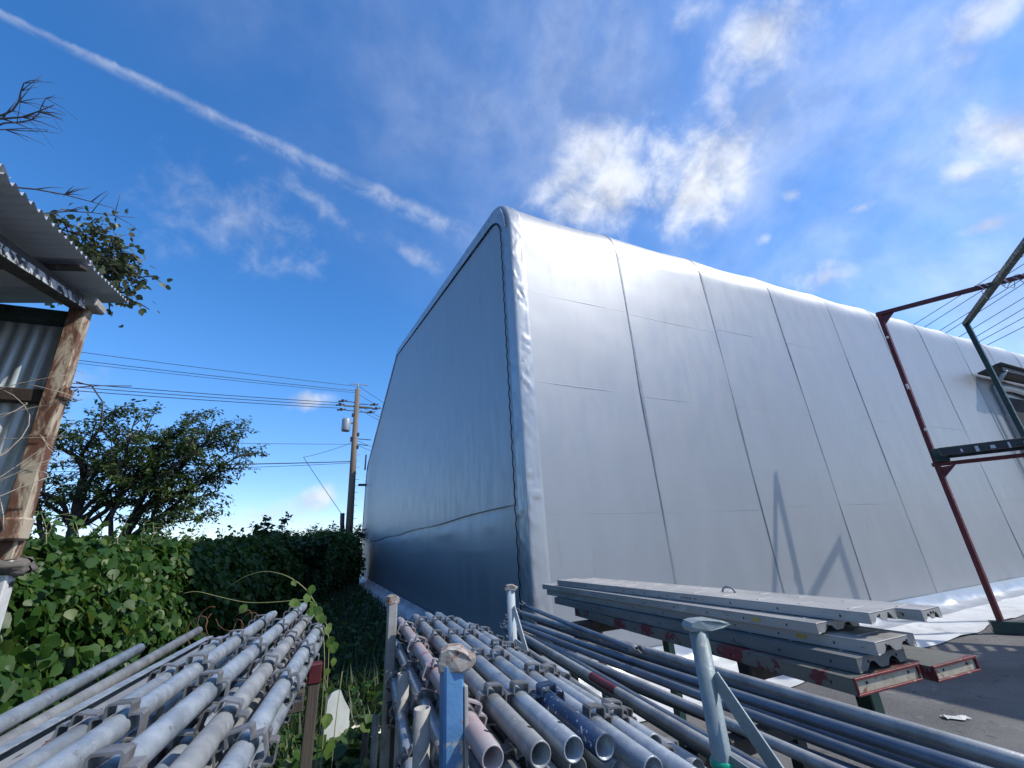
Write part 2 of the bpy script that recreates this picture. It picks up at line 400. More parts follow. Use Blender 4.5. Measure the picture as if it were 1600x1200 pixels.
# ------------------------------------------------------------------ mesh helpers
class MB:
    def __init__(s):
        s.v = []
        s.f = []
        s.sm = []

    def add(s, vs, fs, smooth=False):
        o = len(s.v)
        s.v += [tuple(x) for x in vs]
        for f in fs:
            s.f.append(tuple(i + o for i in f))
            s.sm.append(smooth)
        return s

    def box(s, c, size, rot=None, taper=1.0, bev=0.0):
        hx, hy, hz = size[0] / 2, size[1] / 2, size[2] / 2
        if bev > 0:
            b = min(bev, hx * .45, hy * .45, hz * .45)
            vs = []
            for sx in (-1, 1):
                for sy in (-1, 1):
                    for sz in (-1, 1):
                        vs += [Vector((sx * (hx - b), sy * (hy - b), sz * hz)), Vector((sx * (hx - b), sy * hy, sz * (hz - b))), Vector((sx * hx, sy * (hy - b), sz * (hz - b)))]
            idx = lambda a, b_, c_, k: ((a > 0) * 4 + (b_ > 0) * 2 + (c_ > 0)) * 3 + k
            fs = []
            for sg in (-1, 1):
                q = [idx(-1, -1, sg, 0), idx(1, -1, sg, 0), idx(1, 1, sg, 0), idx(-1, 1, sg, 0)]
                fs.append(q if sg > 0 else q[::-1])
                q = [idx(-1, sg, -1, 1), idx(-1, sg, 1, 1), idx(1, sg, 1, 1), idx(1, sg, -1, 1)]
                fs.append(q if sg > 0 else q[::-1])
                q = [idx(sg, -1, -1, 2), idx(sg, 1, -1, 2), idx(sg, 1, 1, 2), idx(sg, -1, 1, 2)]
                fs.append(q if sg > 0 else q[::-1])
            for a_ in (-1, 1):
                for b_ in (-1, 1):
                    q = [idx(-1, a_, b_, 0), idx(1, a_, b_, 0), idx(1, a_, b_, 1), idx(-1, a_, b_, 1)]
                    fs.append(q if a_ * b_ < 0 else q[::-1])
                    q = [idx(a_, -1, b_, 0), idx(a_, 1, b_, 0), idx(a_, 1, b_, 2), idx(a_, -1, b_, 2)]
                    fs.append(q if a_ * b_ > 0 else q[::-1])
                    q = [idx(a_, b_, -1, 1), idx(a_, b_, 1, 1), idx(a_, b_, 1, 2), idx(a_, b_, -1, 2)]
                    fs.append(q if a_ * b_ < 0 else q[::-1])
                    for c_ in (-1, 1):
                        q = [idx(a_, b_, c_, 0), idx(a_, b_, c_, 1), idx(a_, b_, c_, 2)]
                        fs.append(q if a_ * b_ * c_ < 0 else q[::-1])
        else:
            vs = [Vector((x * hx, y * hy, z * hz)) for z in (-1, 1) for y in (-1, 1) for x in (-1, 1)]
            for i in range(4, 8):
                vs[i].x *= taper
                vs[i].y *= taper
            fs = [(0, 2, 3, 1), (4, 5, 7, 6), (0, 1, 5, 4), (2, 6, 7, 3), (0, 4, 6, 2), (1, 3, 7, 5)]
        if rot is not None:
            vs = [rot @ v for v in vs]
        c = Vector(c)
        return s.add([v + c for v in vs], fs)

    def bar(s, p, q, w, h, up=(0, 0, 1), bev=0.004):
        p, q = Vector(p), Vector(q)
        d = q - p
        y = d.normalized()
        if abs(y.dot(Vector(up).normalized())) > .995:
            up = (0, 1, 0)
        x = y.cross(Vector(up)).normalized()
        z = x.cross(y)
        rot = Matrix((x, y, z)).transposed()
        return s.box((p + q) / 2, (w, d.length, h), rot, bev=bev)

    def tube(s, pts, rad, n=10, cap=True, smooth=True):
        pts = [Vector(p) for p in pts]
        if not isinstance(rad, (list, tuple)):
            rad = [rad] * len(pts)
        t0 = (pts[1] - pts[0]).normalized()
        a = t0.orthogonal().normalized()
        vs, fs = [], []
        for i, p in enumerate(pts):
            t = (pts[min(i + 1, len(pts) - 1)] - pts[max(i - 1, 0)])
            if t.length < 1e-9:
                t = t0
            t.normalize()
            a = (a - t * a.dot(t))
            if a.length < 1e-6:
                a = t.orthogonal()
            a.normalize()
            b = t.cross(a)
            for k in range(n):
                an = 2 * math.pi * k / n
                vs.append(p + (a * math.cos(an) + b * math.sin(an)) * rad[i])
        for i in range(len(pts) - 1):
            for k in range(n):
                k2 = (k + 1) % n
                fs.append((i * n + k, i * n + k2, (i + 1) * n + k2, (i + 1) * n + k))
        s.add(vs, fs, smooth)
        if cap:
            o = len(s.v) - len(vs)
            s.f.append(tuple(o + k for k in range(n))[::-1])
            s.sm.append(False)
            s.f.append(tuple(o + (len(pts) - 1) * n + k for k in range(n)))
            s.sm.append(False)
        return s

    def lathe(s, prof, c=(0, 0, 0), n=14, axis='z', smooth=True):
        vs, fs = [], []
        for r, h in prof:
            for k in range(n):
                an = 2 * math.pi * k / n
                x, y = r * math.cos(an), r * math.sin(an)
                vs.append(Vector((x, y, h)) if axis == 'z' else Vector((x, h, -y)))
        for i in range(len(prof) - 1):
            for k in range(n):
                k2 = (k + 1) % n
                fs.append((i * n + k, i * n + k2, (i + 1) * n + k2, (i + 1) * n + k))
        c = Vector(c)
        return s.add([v + c for v in vs], fs, smooth)

    def grid(s, fn, nu, nv, smooth=True):
        vs = [fn(i / nu, j / nv) for i in range(nu + 1) for j in range(nv + 1)]
        fs = [(i * (nv + 1) + j, (i + 1) * (nv + 1) + j, (i + 1) * (nv + 1) + j + 1, i * (nv + 1) + j + 1) for i in range(nu) for j in range(nv)]
        return s.add(vs, fs, smooth)

    def mesh(s, name, m):
        me = bpy.data.meshes.new(name)
        me.from_pydata(s.v, [], s.f)
        me.polygons.foreach_set('use_smooth', s.sm)
        if m:
            me.materials.append(MATS[m])
        me.update()
        return me

    def build(s, name, m, parent=None):
        return link(name, s.mesh(name, m), parent)


def link(name, data, parent=None):
    o = bpy.data.objects.new(name, data)
    COL.objects.link(o)
    if parent is not None:
        o.parent = parent
    return o


def tag(o, label, cat=None, group=None, kind=None):
    if label:
        o['label'] = label
    if cat:
        o['category'] = cat
    if group:
        o['group'] = group
    if kind:
        o['kind'] = kind
    return o


def thing(name, label, cat, loc=(0, 0, 0), group=None):
    o = link(name, None)
    o.location = loc
    return tag(o, label, cat, group)


def frame_y(p, q, roll=0.0):
    """matrix whose local +Y runs from p to q"""
    p, q = Vector(p), Vector(q)
    y = (q - p).normalized()
    x = y.cross(Vector((0, 0, 1)) if abs(y.z) < .99 else Vector((0, 1, 0))).normalized()
    z = x.cross(y)
    m = Matrix((x, y, z)).transposed().to_4x4()
    m = m @ Matrix.Rotation(roll, 4, 'Y')
    m.translation = p
    return m


def fbm(x, y, seed=0):
    s_, a_ = 0.0, 1.0
    for k in range(4):
        s_ += a_ * math.sin(x * (1.7 ** k) * 1.3 + seed * 1.7 + k * 2.1 + 1.4 * math.sin(y * (1.8 ** k) * 1.1 + seed + k)) * math.cos(y * (1.65 ** k) * 1.2 + seed * .6 + k * 1.3)
        a_ *= 0.55
    return s_


LEAF_KUDZU = np.array([(0, 0, 0), (-.30, .12, .05), (-.46, .42, .03), (-.30, .72, -.02), (0, 1.0, -.12), (.30, .72, -.02), (.46, .42, .03), (.30, .12, .05), (0, .45, -.03)], float)
FAC_KUDZU = [(0, 8, 2, 1), (8, 4, 3, 2), (0, 7, 6, 8), (8, 6, 5, 4)]
LEAF_OVAL = np.array([(0, 0, 0), (-.22, .45, .06), (0, 1.0, -.08), (.22, .45, .06)], float)
FAC_OVAL = [(0, 3, 2, 1)]
LEAF_BLADE = np.array([(-.03, 0, 0), (.03, 0, 0), (.022, .5, .06), (-.022, .5, .06), (0, 1.0, -.10)], float)
FAC_BLADE = [(0, 1, 2, 3), (3, 2, 4)]


def leaf_cloud(name, P, Nrm, Up, size, m, parent=None, shape='kudzu', loc=(0, 0, 0)):
    """P centres, Nrm leaf normals, Up leaf direction (tip); one mesh of many leaves with per-leaf tint"""
    L, Fc = {'kudzu': (LEAF_KUDZU, FAC_KUDZU), 'oval': (LEAF_OVAL, FAC_OVAL), 'blade': (LEAF_BLADE, FAC_BLADE)}[shape]
    P = np.asarray(P, float) - np.asarray(loc, float)
    n = len(P)
    Y = np.asarray(Up, float)
    Y /= np.linalg.norm(Y, axis=1, keepdims=True) + 1e-9
    Z = np.asarray(Nrm, float)
    Z = Z - (Z * Y).sum(1, keepdims=True) * Y
    Z /= np.linalg.norm(Z, axis=1, keepdims=True) + 1e-9
    X = np.cross(Y, Z)
    sz = np.broadcast_to(np.asarray(size, float), (n,))[:, None, None]
    V = (X[:, None, :] * L[None, :, 0:1] + Y[:, None, :] * L[None, :, 1:2] + Z[:, None, :] * L[None, :, 2:3]) * sz + P[:, None, :]
    k = len(L)
    V = V.reshape(-1, 3)
    loops, starts, totals = [], [], []
    base = np.arange(n) * k
    faces = []
    tot = sum(len(f) for f in Fc)
    lv = np.concatenate([np.concatenate([[np.array(f)] for f in Fc if True], axis=1) if False else np.concatenate([np.array(f) for f in Fc])])
    loop_idx = (base[:, None] + lv[None, :]).ravel()
    ls0 = np.cumsum([0] + [len(f) for f in Fc[:-1]])
    starts = (np.arange(n)[:, None] * tot + ls0[None, :]).ravel()
    me = bpy.data.meshes.new(name)
    me.vertices.add(len(V))
    me.vertices.foreach_set('co', V.astype(np.float32).ravel())
    me.loops.add(len(loop_idx))
    me.loops.foreach_set('vertex_index', loop_idx.astype(np.int32))
    me.polygons.add(len(starts))
    me.polygons.foreach_set('loop_start', starts.astype(np.int32))
    at = me.attributes.new('tint', 'FLOAT', 'POINT')
    at.data.foreach_set('value', np.repeat(nrs.rand(n), k).astype(np.float32))
    me.materials.append(MATS[m])
    me.update(calc_edges=True)
    me.validate()
    o = link(name, me, parent)
    if parent is None:
        o.location = loc
    return o


def rand_unit(n):
    v = nrs.normal(size=(n, 3))
    return v / np.linalg.norm(v, axis=1, keepdims=True)


# ================================================================== GROUND
g = MB()
g.grid(lambda u, v: (-600 + 1200 * u, -300 + 1500 * v, 0.0), 24, 30, False)
tag(g.build('ground', 'ground'), None, kind='structure')

# ================================================================== TENT WAREHOUSE
YW, YF, ZE, ZR = 4.95, 31.45, 7.36, 10.52
YM = (YW + YF) / 2
X0 = 2.34
BAY = 2.16
NBAY = 15
SL = (ZR - ZE) / (YM - YW)
TH = math.pi / 2 - math.atan(SL)
RAD = 0.95
TL = RAD * math.tan(TH / 2)


def half_profile():
    """(s, y, z, ny, nz) from the near wall foot to the ridge"""
    pts = []
    zt = ZE - TL
    nz = 64
    for i in range(nz + 1):
        pts.append((YW, 0.02 + (zt - 0.02) * i / nz, -1.0, 0.0))
    cy, cz = YW + RAD, zt
    na = 14
    for i in range(1, na + 1):
        a = math.pi - TH * i / na
        pts.append((cy + RAD * math.cos(a), cz + RAD * math.sin(a), math.cos(a), math.sin(a)))
    y1, z1, ny, nz_ = pts[-1]
    nr = 22
    for i in range(1, nr + 1):
        t = i / nr
        pts.append((y1 + (YM - y1) * t, z1 + (ZR - z1) * t, ny, nz_))
    return pts


HP = half_profile()
FULL = HP + [(2 * YM - y, z, -ny, nz) for (y, z, ny, nz) in HP[::-1][1:]]
tent = thing('tent_warehouse', 'large silver fabric warehouse tent with laced gable and ribbed side wall', 'tent', (X0, YW, 0))
TO = Vector((X0, YW, 0))


def tbuild(mb, name, m, parent=None):
    mb.v = [tuple(Vector(v) - TO) for v in mb.v]
    return mb.build(name, m, parent or tent)


def bay_mesh(i, prof, lo, hi):
    xa, xb = lo, hi
    nx = 16
    mb = MB()
    sd = i * 3.1

    def fn(u, v):
        k = u * (len(prof) - 1)
        y, z, ny, nz = prof[int(round(k))]
        x = xa + (xb - xa) * v
        sag = math.sin(math.pi * v)
        on_arc = 1.0 if nz > 0.05 else 0.0
        depth = 0.016 + 0.014 * min(1.0, nz * 1.6) * on_arc
        w = -depth * sag ** 0.8
        w += 0.003 * fbm(x * 1.3, z * 0.9 + y * .4, sd) * sag
        ed = math.exp(-min(v, 1 - v) * BAY / .16) * min(1.0, min(v, 1 - v) * 14)
        w += 0.0030 * ed * fbm(z * 5.5 + y * 3, x * .6, sd + 2)
        w += 0.0012 * max(0, fbm(x * .8 + z * .5, z * 3.4, sd + 6)) * sag
        if nz > 0.2:
            w += 0.004 * fbm(x * 2.1, y * 1.5, sd + 4) * sag
        if z < 0.55 and nz < 0.01:
            w += 0.02 * (0.55 - z) * math.sin(x * 9 + 3 * math.sin(x * 2.3)) * sag
        return (x, y + ny * w, z + nz * w)
    mb.grid(fn, len(prof) - 1, nx)
    return mb


def STO(P, i):
    z = P[1] + P[0] * .7
    return .0035 + .0030 * math.sin(z * 1.15 + i * 1.9) + .0015 * math.sin(z * 3.7 + i)


XS = [X0 + 0.26] + [X0 + BAY * (i + 1) + 0.08 for i in range(NBAY)]
for i in range(NBAY):
    tbuild(bay_mesh(i, HP, XS[i], XS[i + 1]), 'side_panel', 'tent')
    # strap over the bay's end hoop; its dark grey paints in the seam's shadow
    mb = MB()
    w0 = 0.017 if i else 0.022
    prof = HP
    mb.grid(lambda u, v: (lambda P: (XS[i + 1] + (v - .5) * 2 * w0 * (1 + .35 * math.sin(P[1] * 2.1 + i)) + .006 * math.sin(P[1] * 1.3 + i * 2), P[0] + P[2] * (STO(P, i) + .004 * math.sin(math.pi * v)), P[1] + P[3] * (STO(P, i) + .004 * math.sin(math.pi * v))))(prof[int(round(u * (len(prof) - 1)))]), len(prof) - 1, 4)
    tbuild(mb, 'seam_strap', 'tent_seam_shade')
    # welded joints of the fabric widths
    for zz in (1.95, 3.78, 5.35):
        mb = MB()
        z0 = zz + rnd.uniform(-.05, .05)
        za = z0 + rnd.uniform(-.03, .03)

        def fw(u, v):
            x = XS[i] + .06 + (XS[i + 1] - XS[i] - .12) * u
            sag = math.sin(math.pi * (x - XS[i]) / (XS[i + 1] - XS[i]))
            return (x, YW - 0.002 + 0.018 * sag ** .8 - .001 * sag - .0008 * math.sin(math.pi * v), z0 + (za - z0) * u + (v - .5) * 0.009)
        mb.grid(fw, 12, 2)
        tbuild(mb, 'weld_seam', 'tent')
# far half of the roof, far wall
mb = MB()
FH = [(2 * YM - y, z, -ny, nz) for (y, z, ny, nz) in HP[::-1]]
mb.grid(lambda u, v: (lambda P: (X0 + .2 + (XS[-1] - X0 - .2) * v, P[0], P[1]))(FH[int(round(u * (len(FH) - 1)))]), len(FH) - 1, 16)
tbuild(mb, 'far_roof_panel', 'tent')
# end closure at the far end of the tent
mb = MB()
mb.grid(lambda u, v: (lambda P: (XS[-1], P[0], P[1] * v))(FULL[int(round(u * (len(FULL) - 1)))]), len(FULL) - 1, 1)
tbuild(mb, 'end_panel', 'tent')

# corner flap that wraps round the gable edge: dense along the profile
DP = []
for i in range(len(FULL) - 1):
    a, b = FULL[i], FULL[i + 1]
    ln = math.hypot(b[0] - a[0], b[1] - a[1])
    k = max(1, int(ln / (0.035 if a[0] < 7 else 0.06 if a[0] < 12 else 0.16)))
    for j in range(k):
        t = j / k
        DP.append(tuple(a[c] + (b[c] - a[c]) * t for c in range(4)))
DP.append(FULL[-1])
SEC0 = [(0.270, .004, 0), (0.235, .012, .5), (0.19, .014, 1), (0.14, .016, 1), (0.085, .015, 1), (0.040, .013, .8), (0.014, .002, .4), (0.002, -.028, .4), (0.0, -.09, .9), (-.004, -.15, 1), (-.004, -.20, 1), (0.002, -.25, .8), (0.006, -.30, .3)]


SEC = []
for _a, _b in zip(SEC0, SEC0[1:]):
    SEC += [_a, tuple((_a[c] + _b[c]) / 2 for c in range(3))]
SEC.append(SEC0[-1])


CRE = []
_r = random.Random(5)
for _k in range(190):
    CRE.append((_r.random(), _r.uniform(-.045, .045), _r.uniform(.010, .028), _r.uniform(.009, .026) * _r.choice((1, 1, -1)), _r.uniform(2, 22), _r.uniform(3, 9)))
ARC = [0.0]
for _a, _b in zip(DP, DP[1:]):
    ARC.append(ARC[-1] + math.hypot(_b[0] - _a[0], _b[1] - _a[1]))


def crease(s_, j):
    w = 0.0
    for (f, sl, wd, am, jc, jw) in CRE:
        x = s_ - f * 22.0 - sl * (j - jc)
        if abs(x) < wd * 3:
            w += am * math.exp(-(x / wd) ** 2) * math.exp(-((j - jc) / jw) ** 2)
    return w


def flap(lo, hi, name):
    mb = MB()
    P_ = DP[lo:hi + 1]

    def fn(u, v):
        k = int(round(u * (len(P_) - 1)))
        y, z, ny, nz = P_[k]
        j = int(round(v * (len(SEC) - 1)))
        dx, h, wr = SEC[j]
        s_ = ARC[lo + k]
        s_ = min(s_, ARC[-1] - s_)
        w = wr * (crease(s_, j) + .004 * fbm(s_ * 2.6, j * .18, 4))
        if j <= 12:
            h += w
        else:
            dx -= w * .9
        return (X0 + dx, y + ny * h, z + nz * h)
    mb.grid(fn, len(P_) - 1, len(SEC) - 1)
    return tbuild(mb, name, 'tent_flap')


mid = min(range(len(DP)), key=lambda i: abs(DP[i][0] - YM))
flap(0, mid, 'edge_flap')
flap(mid, len(DP) - 1, 'edge_flap')
# loose folds gathered at the top of the corner
for k, (yy, zz, ln, an) in enumerate([(5.13, 7.02, .42, 1.15), (5.24, 7.12, .36, .85), (5.06, 6.80, .38, 1.4)]):
    mb = MB()
    d = Vector((0, math.cos(an), math.sin(an)))
    pts = [Vector((X0 - .012 - .02 * math.sin(math.pi * t / 6), yy, zz)) + d * ln * (t / 6 - .5) for t in range(7)]
    mb.tube(pts, [.004, .018, .026, .028, .024, .016, .004], 8)
    tbuild(mb, 'gathered_fold', 'tent_flap')

# gable sheet inside the lacing
INS = 0.325


def prof_top(y):
    yy = y if y <= YM else 2 * YM - y
    best = None
    for i in range(len(HP) - 1):
        ya, za = HP[i][0] - HP[i][2] * -INS * -1, HP[i][1] - HP[i][3] * INS
        ya = HP[i][0] + (-HP[i][2]) * INS
        yb = HP[i + 1][0] + (-HP[i + 1][2]) * INS
        zb = HP[i + 1][1] - HP[i + 1][3] * INS
        if ya <= yy <= yb and yb > ya + 1e-6:
            return za + (zb - za) * (yy - ya) / (yb - ya)
    return HP[-1][1] - INS


NY, NZ = 90, 60
y_lo, y_hi = YW + INS, YF - INS


def gab(u, v, low):
    uu = u ** 1.5 if u < 1 else 1
    y = y_lo + 0.002 + (y_hi - y_lo - 0.004) * uu
    zt = prof_top(y)
    zc = 2.10 + 0.015 * math.sin(y * 1.1)
    z = 0.02 + (zc + .03 - .02) * v ** .7 if low else zc + (zt - zc) * v
    edge = max(0.0, min(1.0, (y - y_lo) / .5, (y_hi - y) / .5, (zt - z) / .5 + 0.02))
    x = X0 + 0.02
    x += 0.014 * fbm(y * .35, z * .45, 2) * edge
    x += 0.0012 * fbm(y * 1.1, z * .9, 9) * edge
    # the upper width hangs over the lower one along a slack fold
    d = abs(z - zc)
    if not low:
        x -= 0.006 * math.exp(-d / .25)
    else:
        x += .004 + 0.030 * math.exp(-d / .22) * edge
        x -= 0.012 * math.exp(-((z - zc + .22) / .10) ** 2) * max(0, math.sin(y * 2.2 + 1.5 * math.sin(y))) ** 4 * edge
        x -= 0.006 * math.exp(-((z - 1.52) / .02) ** 2)
    x -= 0.006 * math.exp(-((z - 3.7 - (y - 5) * .06) / .05) ** 2) * edge
    return (x, y, z)


for low in (False, True):
    mb = MB()
    mb.grid(lambda u, v: gab(u, v, low), NY, 30 if low else NZ)
    tbuild(mb, 'gable_sheet', 'tent')
# lacing rope zigzagging between flap and sheet
mb = MB()
pts = []
acc = 0
prev = None
flip = 1
for (y, z, ny, nz) in DP:
    if z < .25 and abs(ny) > .9:
        continue
    if prev is not None:
        acc += math.hypot(y - prev[0], z - prev[1])
    prev = (y, z)
    if acc > 0.085:
        acc = 0
        flip = -flip
        h = -.312 + flip * .007 + rnd.uniform(-.004, .004)
        pts.append((X0 - 0.012 + .004 * flip, y + ny * h, z + nz * h))
mb.tube(pts, 0.009, 5)
tbuild(mb, 'lacing_rope', 'rope_black')
mb = MB()
P_ = [p for p in DP if not (p[1] < .1 and abs(p[2]) > .9)]
mb.grid(lambda u, v: (lambda P: (X0 + .014, P[0] - P[2] * (.290 + .036 * v), P[1] - P[3] * (.290 + .036 * v)))(P_[int(round(u * (len(P_) - 1)))]), len(P_) - 1, 1)
tbuild(mb, 'lacing_gap', 'rope_black')
# pale ground skirts
mb = MB()


def sk(u, v):
    x = X0 - .1 + (XS[-1] - X0 + .1) * u
    prof = [(0, .26), (.03, .16), (.10, .075), (.20, .045), (.32, .022), (.42, .030), (.52, .014), (.75, .012), (1.0, .012), (1.18, .012)]
    k = int(round(v * (len(prof) - 1)))
    d, z = prof[k]
    wv = fbm(x * 3.1, k * .5, 5)
    d += (.045 * wv if 1 < k < 7 else (.05 * math.sin(x * 1.7) + .03 * math.sin(x * 4.3)) if k == len(prof) - 1 else 0)
    z += .035 * max(0, wv) * (1 if 0 < k < 5 else 0.45 if k else 0)
    return (x, YW - .006 - d * (1 if x < 9 else max(.72, 1 - (x - 9) * .04)), z)


for nm, ka, kb, mm in (('hem', 0, 5, 'tent_flap'), ('ground_skirt', 5, 9, 'skirt')):
    mb = MB()
    nk = kb - ka
    mb.grid(lambda u, v: sk(u, (ka + v * nk) / 9), 300, nk)
    tbuild(mb, nm, mm)
mb = MB()


def skg(u, v):
    y = YW - .1 + (YF - YW + .1) * u
    prof = [(0, .26), (.04, .15), (.12, .07), (.22, .04), (.34, .03), (.46, .015), (.60, .012)]
    k = int(round(v * (len(prof) - 1)))
    d, z = prof[k]
    wv = fbm(y * 3.3, k * .6, 8)
    d += .03 * wv * (k > 0)
    z += .025 * max(0, wv) * (k > 0)
    return (X0 - .014 - d, y, z)


mb.grid(skg, 220, 6)
tbuild(mb, 'ground_skirt', 'skirt')
# small dark fittings on the far edge of the gable
mb = MB()
mb.box((X0 - .25, YF - .2, 6.0), (.5, .25, .14), bev=.02)
mb.box((X0 - .12, YF - .2, 7.6), (.10, .2, 1.1), bev=.02)
tbuild(mb, 'edge_fitting', 'black_steel')

# lean-to doorway canopy with its downpipe, on the side wall
can = thing('doorway_canopy', 'dark metal canopy over an opening in the tent side, with a downpipe', 'canopy', (17.6, 4.9, 0))
CO = Vector((17.6, 4.9, 0))


def cb(mb, name, m, parent=None):
    mb.v = [tuple(Vector(v) - CO) for v in mb.v]
    return mb.build(name, m, parent or can)


mb = MB()
mb.box((20.6, 4.66, 5.72), (5.6, .52, .05), Matrix.Rotation(math.radians(-14), 3, 'X'))
mb.bar((17.8, 4.42, 5.62), (23.4, 4.42, 5.62), .07, .16)
cb(mb, 'canopy_roof', 'black_steel')
mb = MB()
mb.tube([(17.75, 4.36, 5.74), (23.5, 4.36, 5.70)], .055, 10)
cb(mb, 'gutter', 'black_steel')
mb = MB()
mb.tube([(18.0, 4.40, 5.60), (18.05, 4.62, 5.36), (18.05, 4.78, 5.2), (18.0, 4.80, 0.2)], .06, 12)
cb(mb, 'downpipe', 'galv')
mb = MB()
mb.box((18.55, 4.86, 2.65), (.16, .14, 5.3), bev=.01)
cb(mb, 'door_post', 'black_steel')
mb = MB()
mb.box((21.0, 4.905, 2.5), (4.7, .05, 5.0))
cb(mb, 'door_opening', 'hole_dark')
mb = MB()
mb.grid(lambda u, v: (18.65 + 4.7 * u, 4.84 - .05 * math.sin(math.pi * v), 5.42 - .28 * v + .05 * math.sin(u * 9)), 20, 6)
cb(mb, 'rolled_curtain', 'tent')

# ================================================================== SCAFFOLD PIPES
R_O, R_I = 0.0243, 0.0205


def pipe_mesh(L, m, n=18):
    mb = MB()
    mb.lathe([(R_I, .25), (R_I, 0), (R_O - .0012, 0), (R_O, .0015), (R_O, L * .25), (R_O, L * .5), (R_O, L * .75), (R_O, L - .002), (R_O - .0012, L), (.0195, L), (.0195, L + .001)], n=n, axis='y')
    return mb.mesh('tube', m)


def spigot_mesh(L, m):
    mb = MB()
    mb.lathe([(.0190, L), (.0190, L + .075), (.0165, L + .085), (.0, L + .085)], n=14, axis='y')
    return mb.mesh('spigot', m)


def pocket_mesh(m):
    t = .0042
    hw, r0, r1, ax = .0238, .0195, .0455, .021
    inn = [(-hw + t, r0), (-hw + t, r1 - t - .003), (-hw + t + .003, r1 - t), (hw - t - .003, r1 - t), (hw - t, r1 - t - .003), (hw - t, r0)]
    out = [(-hw, r0), (-hw, r1 - .005), (-hw + .005, r1), (hw - .005, r1), (hw, r1 - .005), (hw, r0)]
    k = len(inn)
    vs = []
    for s_ in (-1, 1):
        flare = 1.0 if s_ < 0 else 0.93
        vs += [(x * flare, s_ * ax, z * (1 if z < .03 else flare)) for x, z in out]
        vs += [(x * flare, s_ * ax, z * (1 if z < .03 else flare)) for x, z in inn]
    fs = []
    for i in range(k - 1):
        fs.append((i, i + 1, 2 * k + i + 1, 2 * k + i))                      # outer
        fs.append((k + i + 1, k + i, 3 * k + i, 3 * k + i + 1))              # inner
        fs.append((i + 1, i, k + i, k + i + 1))                              # front rim
        fs.append((2 * k + i, 2 * k + i + 1, 3 * k + i + 1, 3 * k + i))      # back rim
    mb = MB()
    mb.add(vs, fs)
    return mb.mesh('pocket', m)


PK = {m: pocket_mesh(m) for m in ('pocket', 'pink_paint', 'blue_speckle')}
hole_me = MB().lathe([(0.0, .0), (.0062, .0), (.0062, -.004)], n=10).mesh('pin_hole', 'hole_dark')
TUBES = {}


def standard(p, q, label, group, m='galv', roll=None, first=.20, pitch=.455, hole=False, pm='pocket', name='scaffold_pipe', show=(0, 1, 2, 3), dark_end=False):
    p, q = Vector(p), Vector(q)
    L = (q - p).length
    key = (round(L, 3), m)
    if key not in TUBES:
        TUBES[key] = (pipe_mesh(L, m), spigot_mesh(L, m))
    t = thing(name, label, 'pipe', p, group)
    if roll is None:
        roll = rnd.uniform(-.35, .35)
    t.matrix_world = frame_y(p, q, roll)
    link('tube', TUBES[key][0], t)
    link('spigot', TUBES[key][1], t)
    y = first
    k = 0
    while y < L - .03:
        for s_ in show:
            mm = PK['blue_speckle'] if (dark_end and k == 0) else PK[pm]
            o = link('pocket', mm, t)
            o.matrix_local = Matrix.Translation((0, y + (.004 if s_ % 2 else 0), 0)) @ Matrix.Rotation(s_ * math.pi / 2, 4, 'Y')
        y += pitch
        k += 1
    if hole:
        o = link('pin_hole', hole_me, t)
        o.matrix_local = Matrix.Rotation(-roll + hole, 4, 'Y') @ Matrix.Translation((0, .075, R_O + .0004))
    if dark_end:
        mb = MB()
        mb.lathe([(R_O - .001, -.0008), (R_O + .0009, -.0004), (R_O + .0009, first - .03), (R_O + .0002, first)], n=18, axis='y')
        mb.build('painted_end', 'blue_speckle', t)
    return t


# --- left stack, lying along the hedge
GL = 'galvanised scaffold pipes stacked beside the vine hedge'
LP = [  # near, far, label, kwargs
    ((-0.302, 0.50, 1.300), (-0.080, 3.16, 1.300), 'topmost galvanised scaffold pipe of the stack beside the vine hedge', dict(roll=.05, first=.46)),
    ((-0.412, 0.55, 1.288), (-0.232, 2.98, 1.288), 'galvanised scaffold pipe beside the topmost one, towards the flat steel channel', dict(roll=.02, first=.30)),
    ((-0.500, 0.95, 1.248), (-0.368, 2.62, 1.248), 'short galvanised scaffold pipe sunk low beside the flat steel channel', dict(roll=.2, first=.50)),
    ((-0.223, 0.50, 1.266), (-0.030, 3.06, 1.266), 'dull grey weathered scaffold pipe of the hedge-side stack, next to the topmost one', dict(roll=.3, first=.325, m='galv_dull')),
    ((-0.166, 0.50, 1.238), (0.014, 2.64, 1.238), 'galvanised scaffold pipe on the open edge of the hedge-side stack by the timber post', dict(roll=-.2, first=.22)),
    ((-0.165, 0.60, 1.178), (0.022, 2.64, 1.178), 'galvanised scaffold pipe low on the open edge of the hedge-side stack', dict(roll=.1, first=.30)),
]
for p, q, lab, kw in LP:
    standard(p, q, lab, GL, **kw)
for k in range(4):   # lower courses of the same stack
    x = -.47 + .078 * k
    standard((x, .60 + .05 * (k % 3), 1.200 - .008 * k), (x + .17, 2.75 + .1 * (k % 2), 1.200 - .008 * k), 'galvanised scaffold pipe in the lower course of the hedge-side stack', GL, m='galv_dull' if k % 2 else 'galv', first=.12 + .07 * (k % 4), show=(0, 1, 3))
for k in range(5):
    x = -.50 + .078 * k
    standard((x, .65 + .05 * (k % 3), 1.116), (x + .17, 2.62 + .08 * (k % 2), 1.116), 'galvanised scaffold pipe in the bottom course of the hedge-side stack', GL, m='galv_dull', first=.2 + .05 * (k % 3), show=(0, 1))

# plain pipes and a steel channel at the hedge side
GP = 'plain steel pipes lying between the hedge and the flat steel channel'


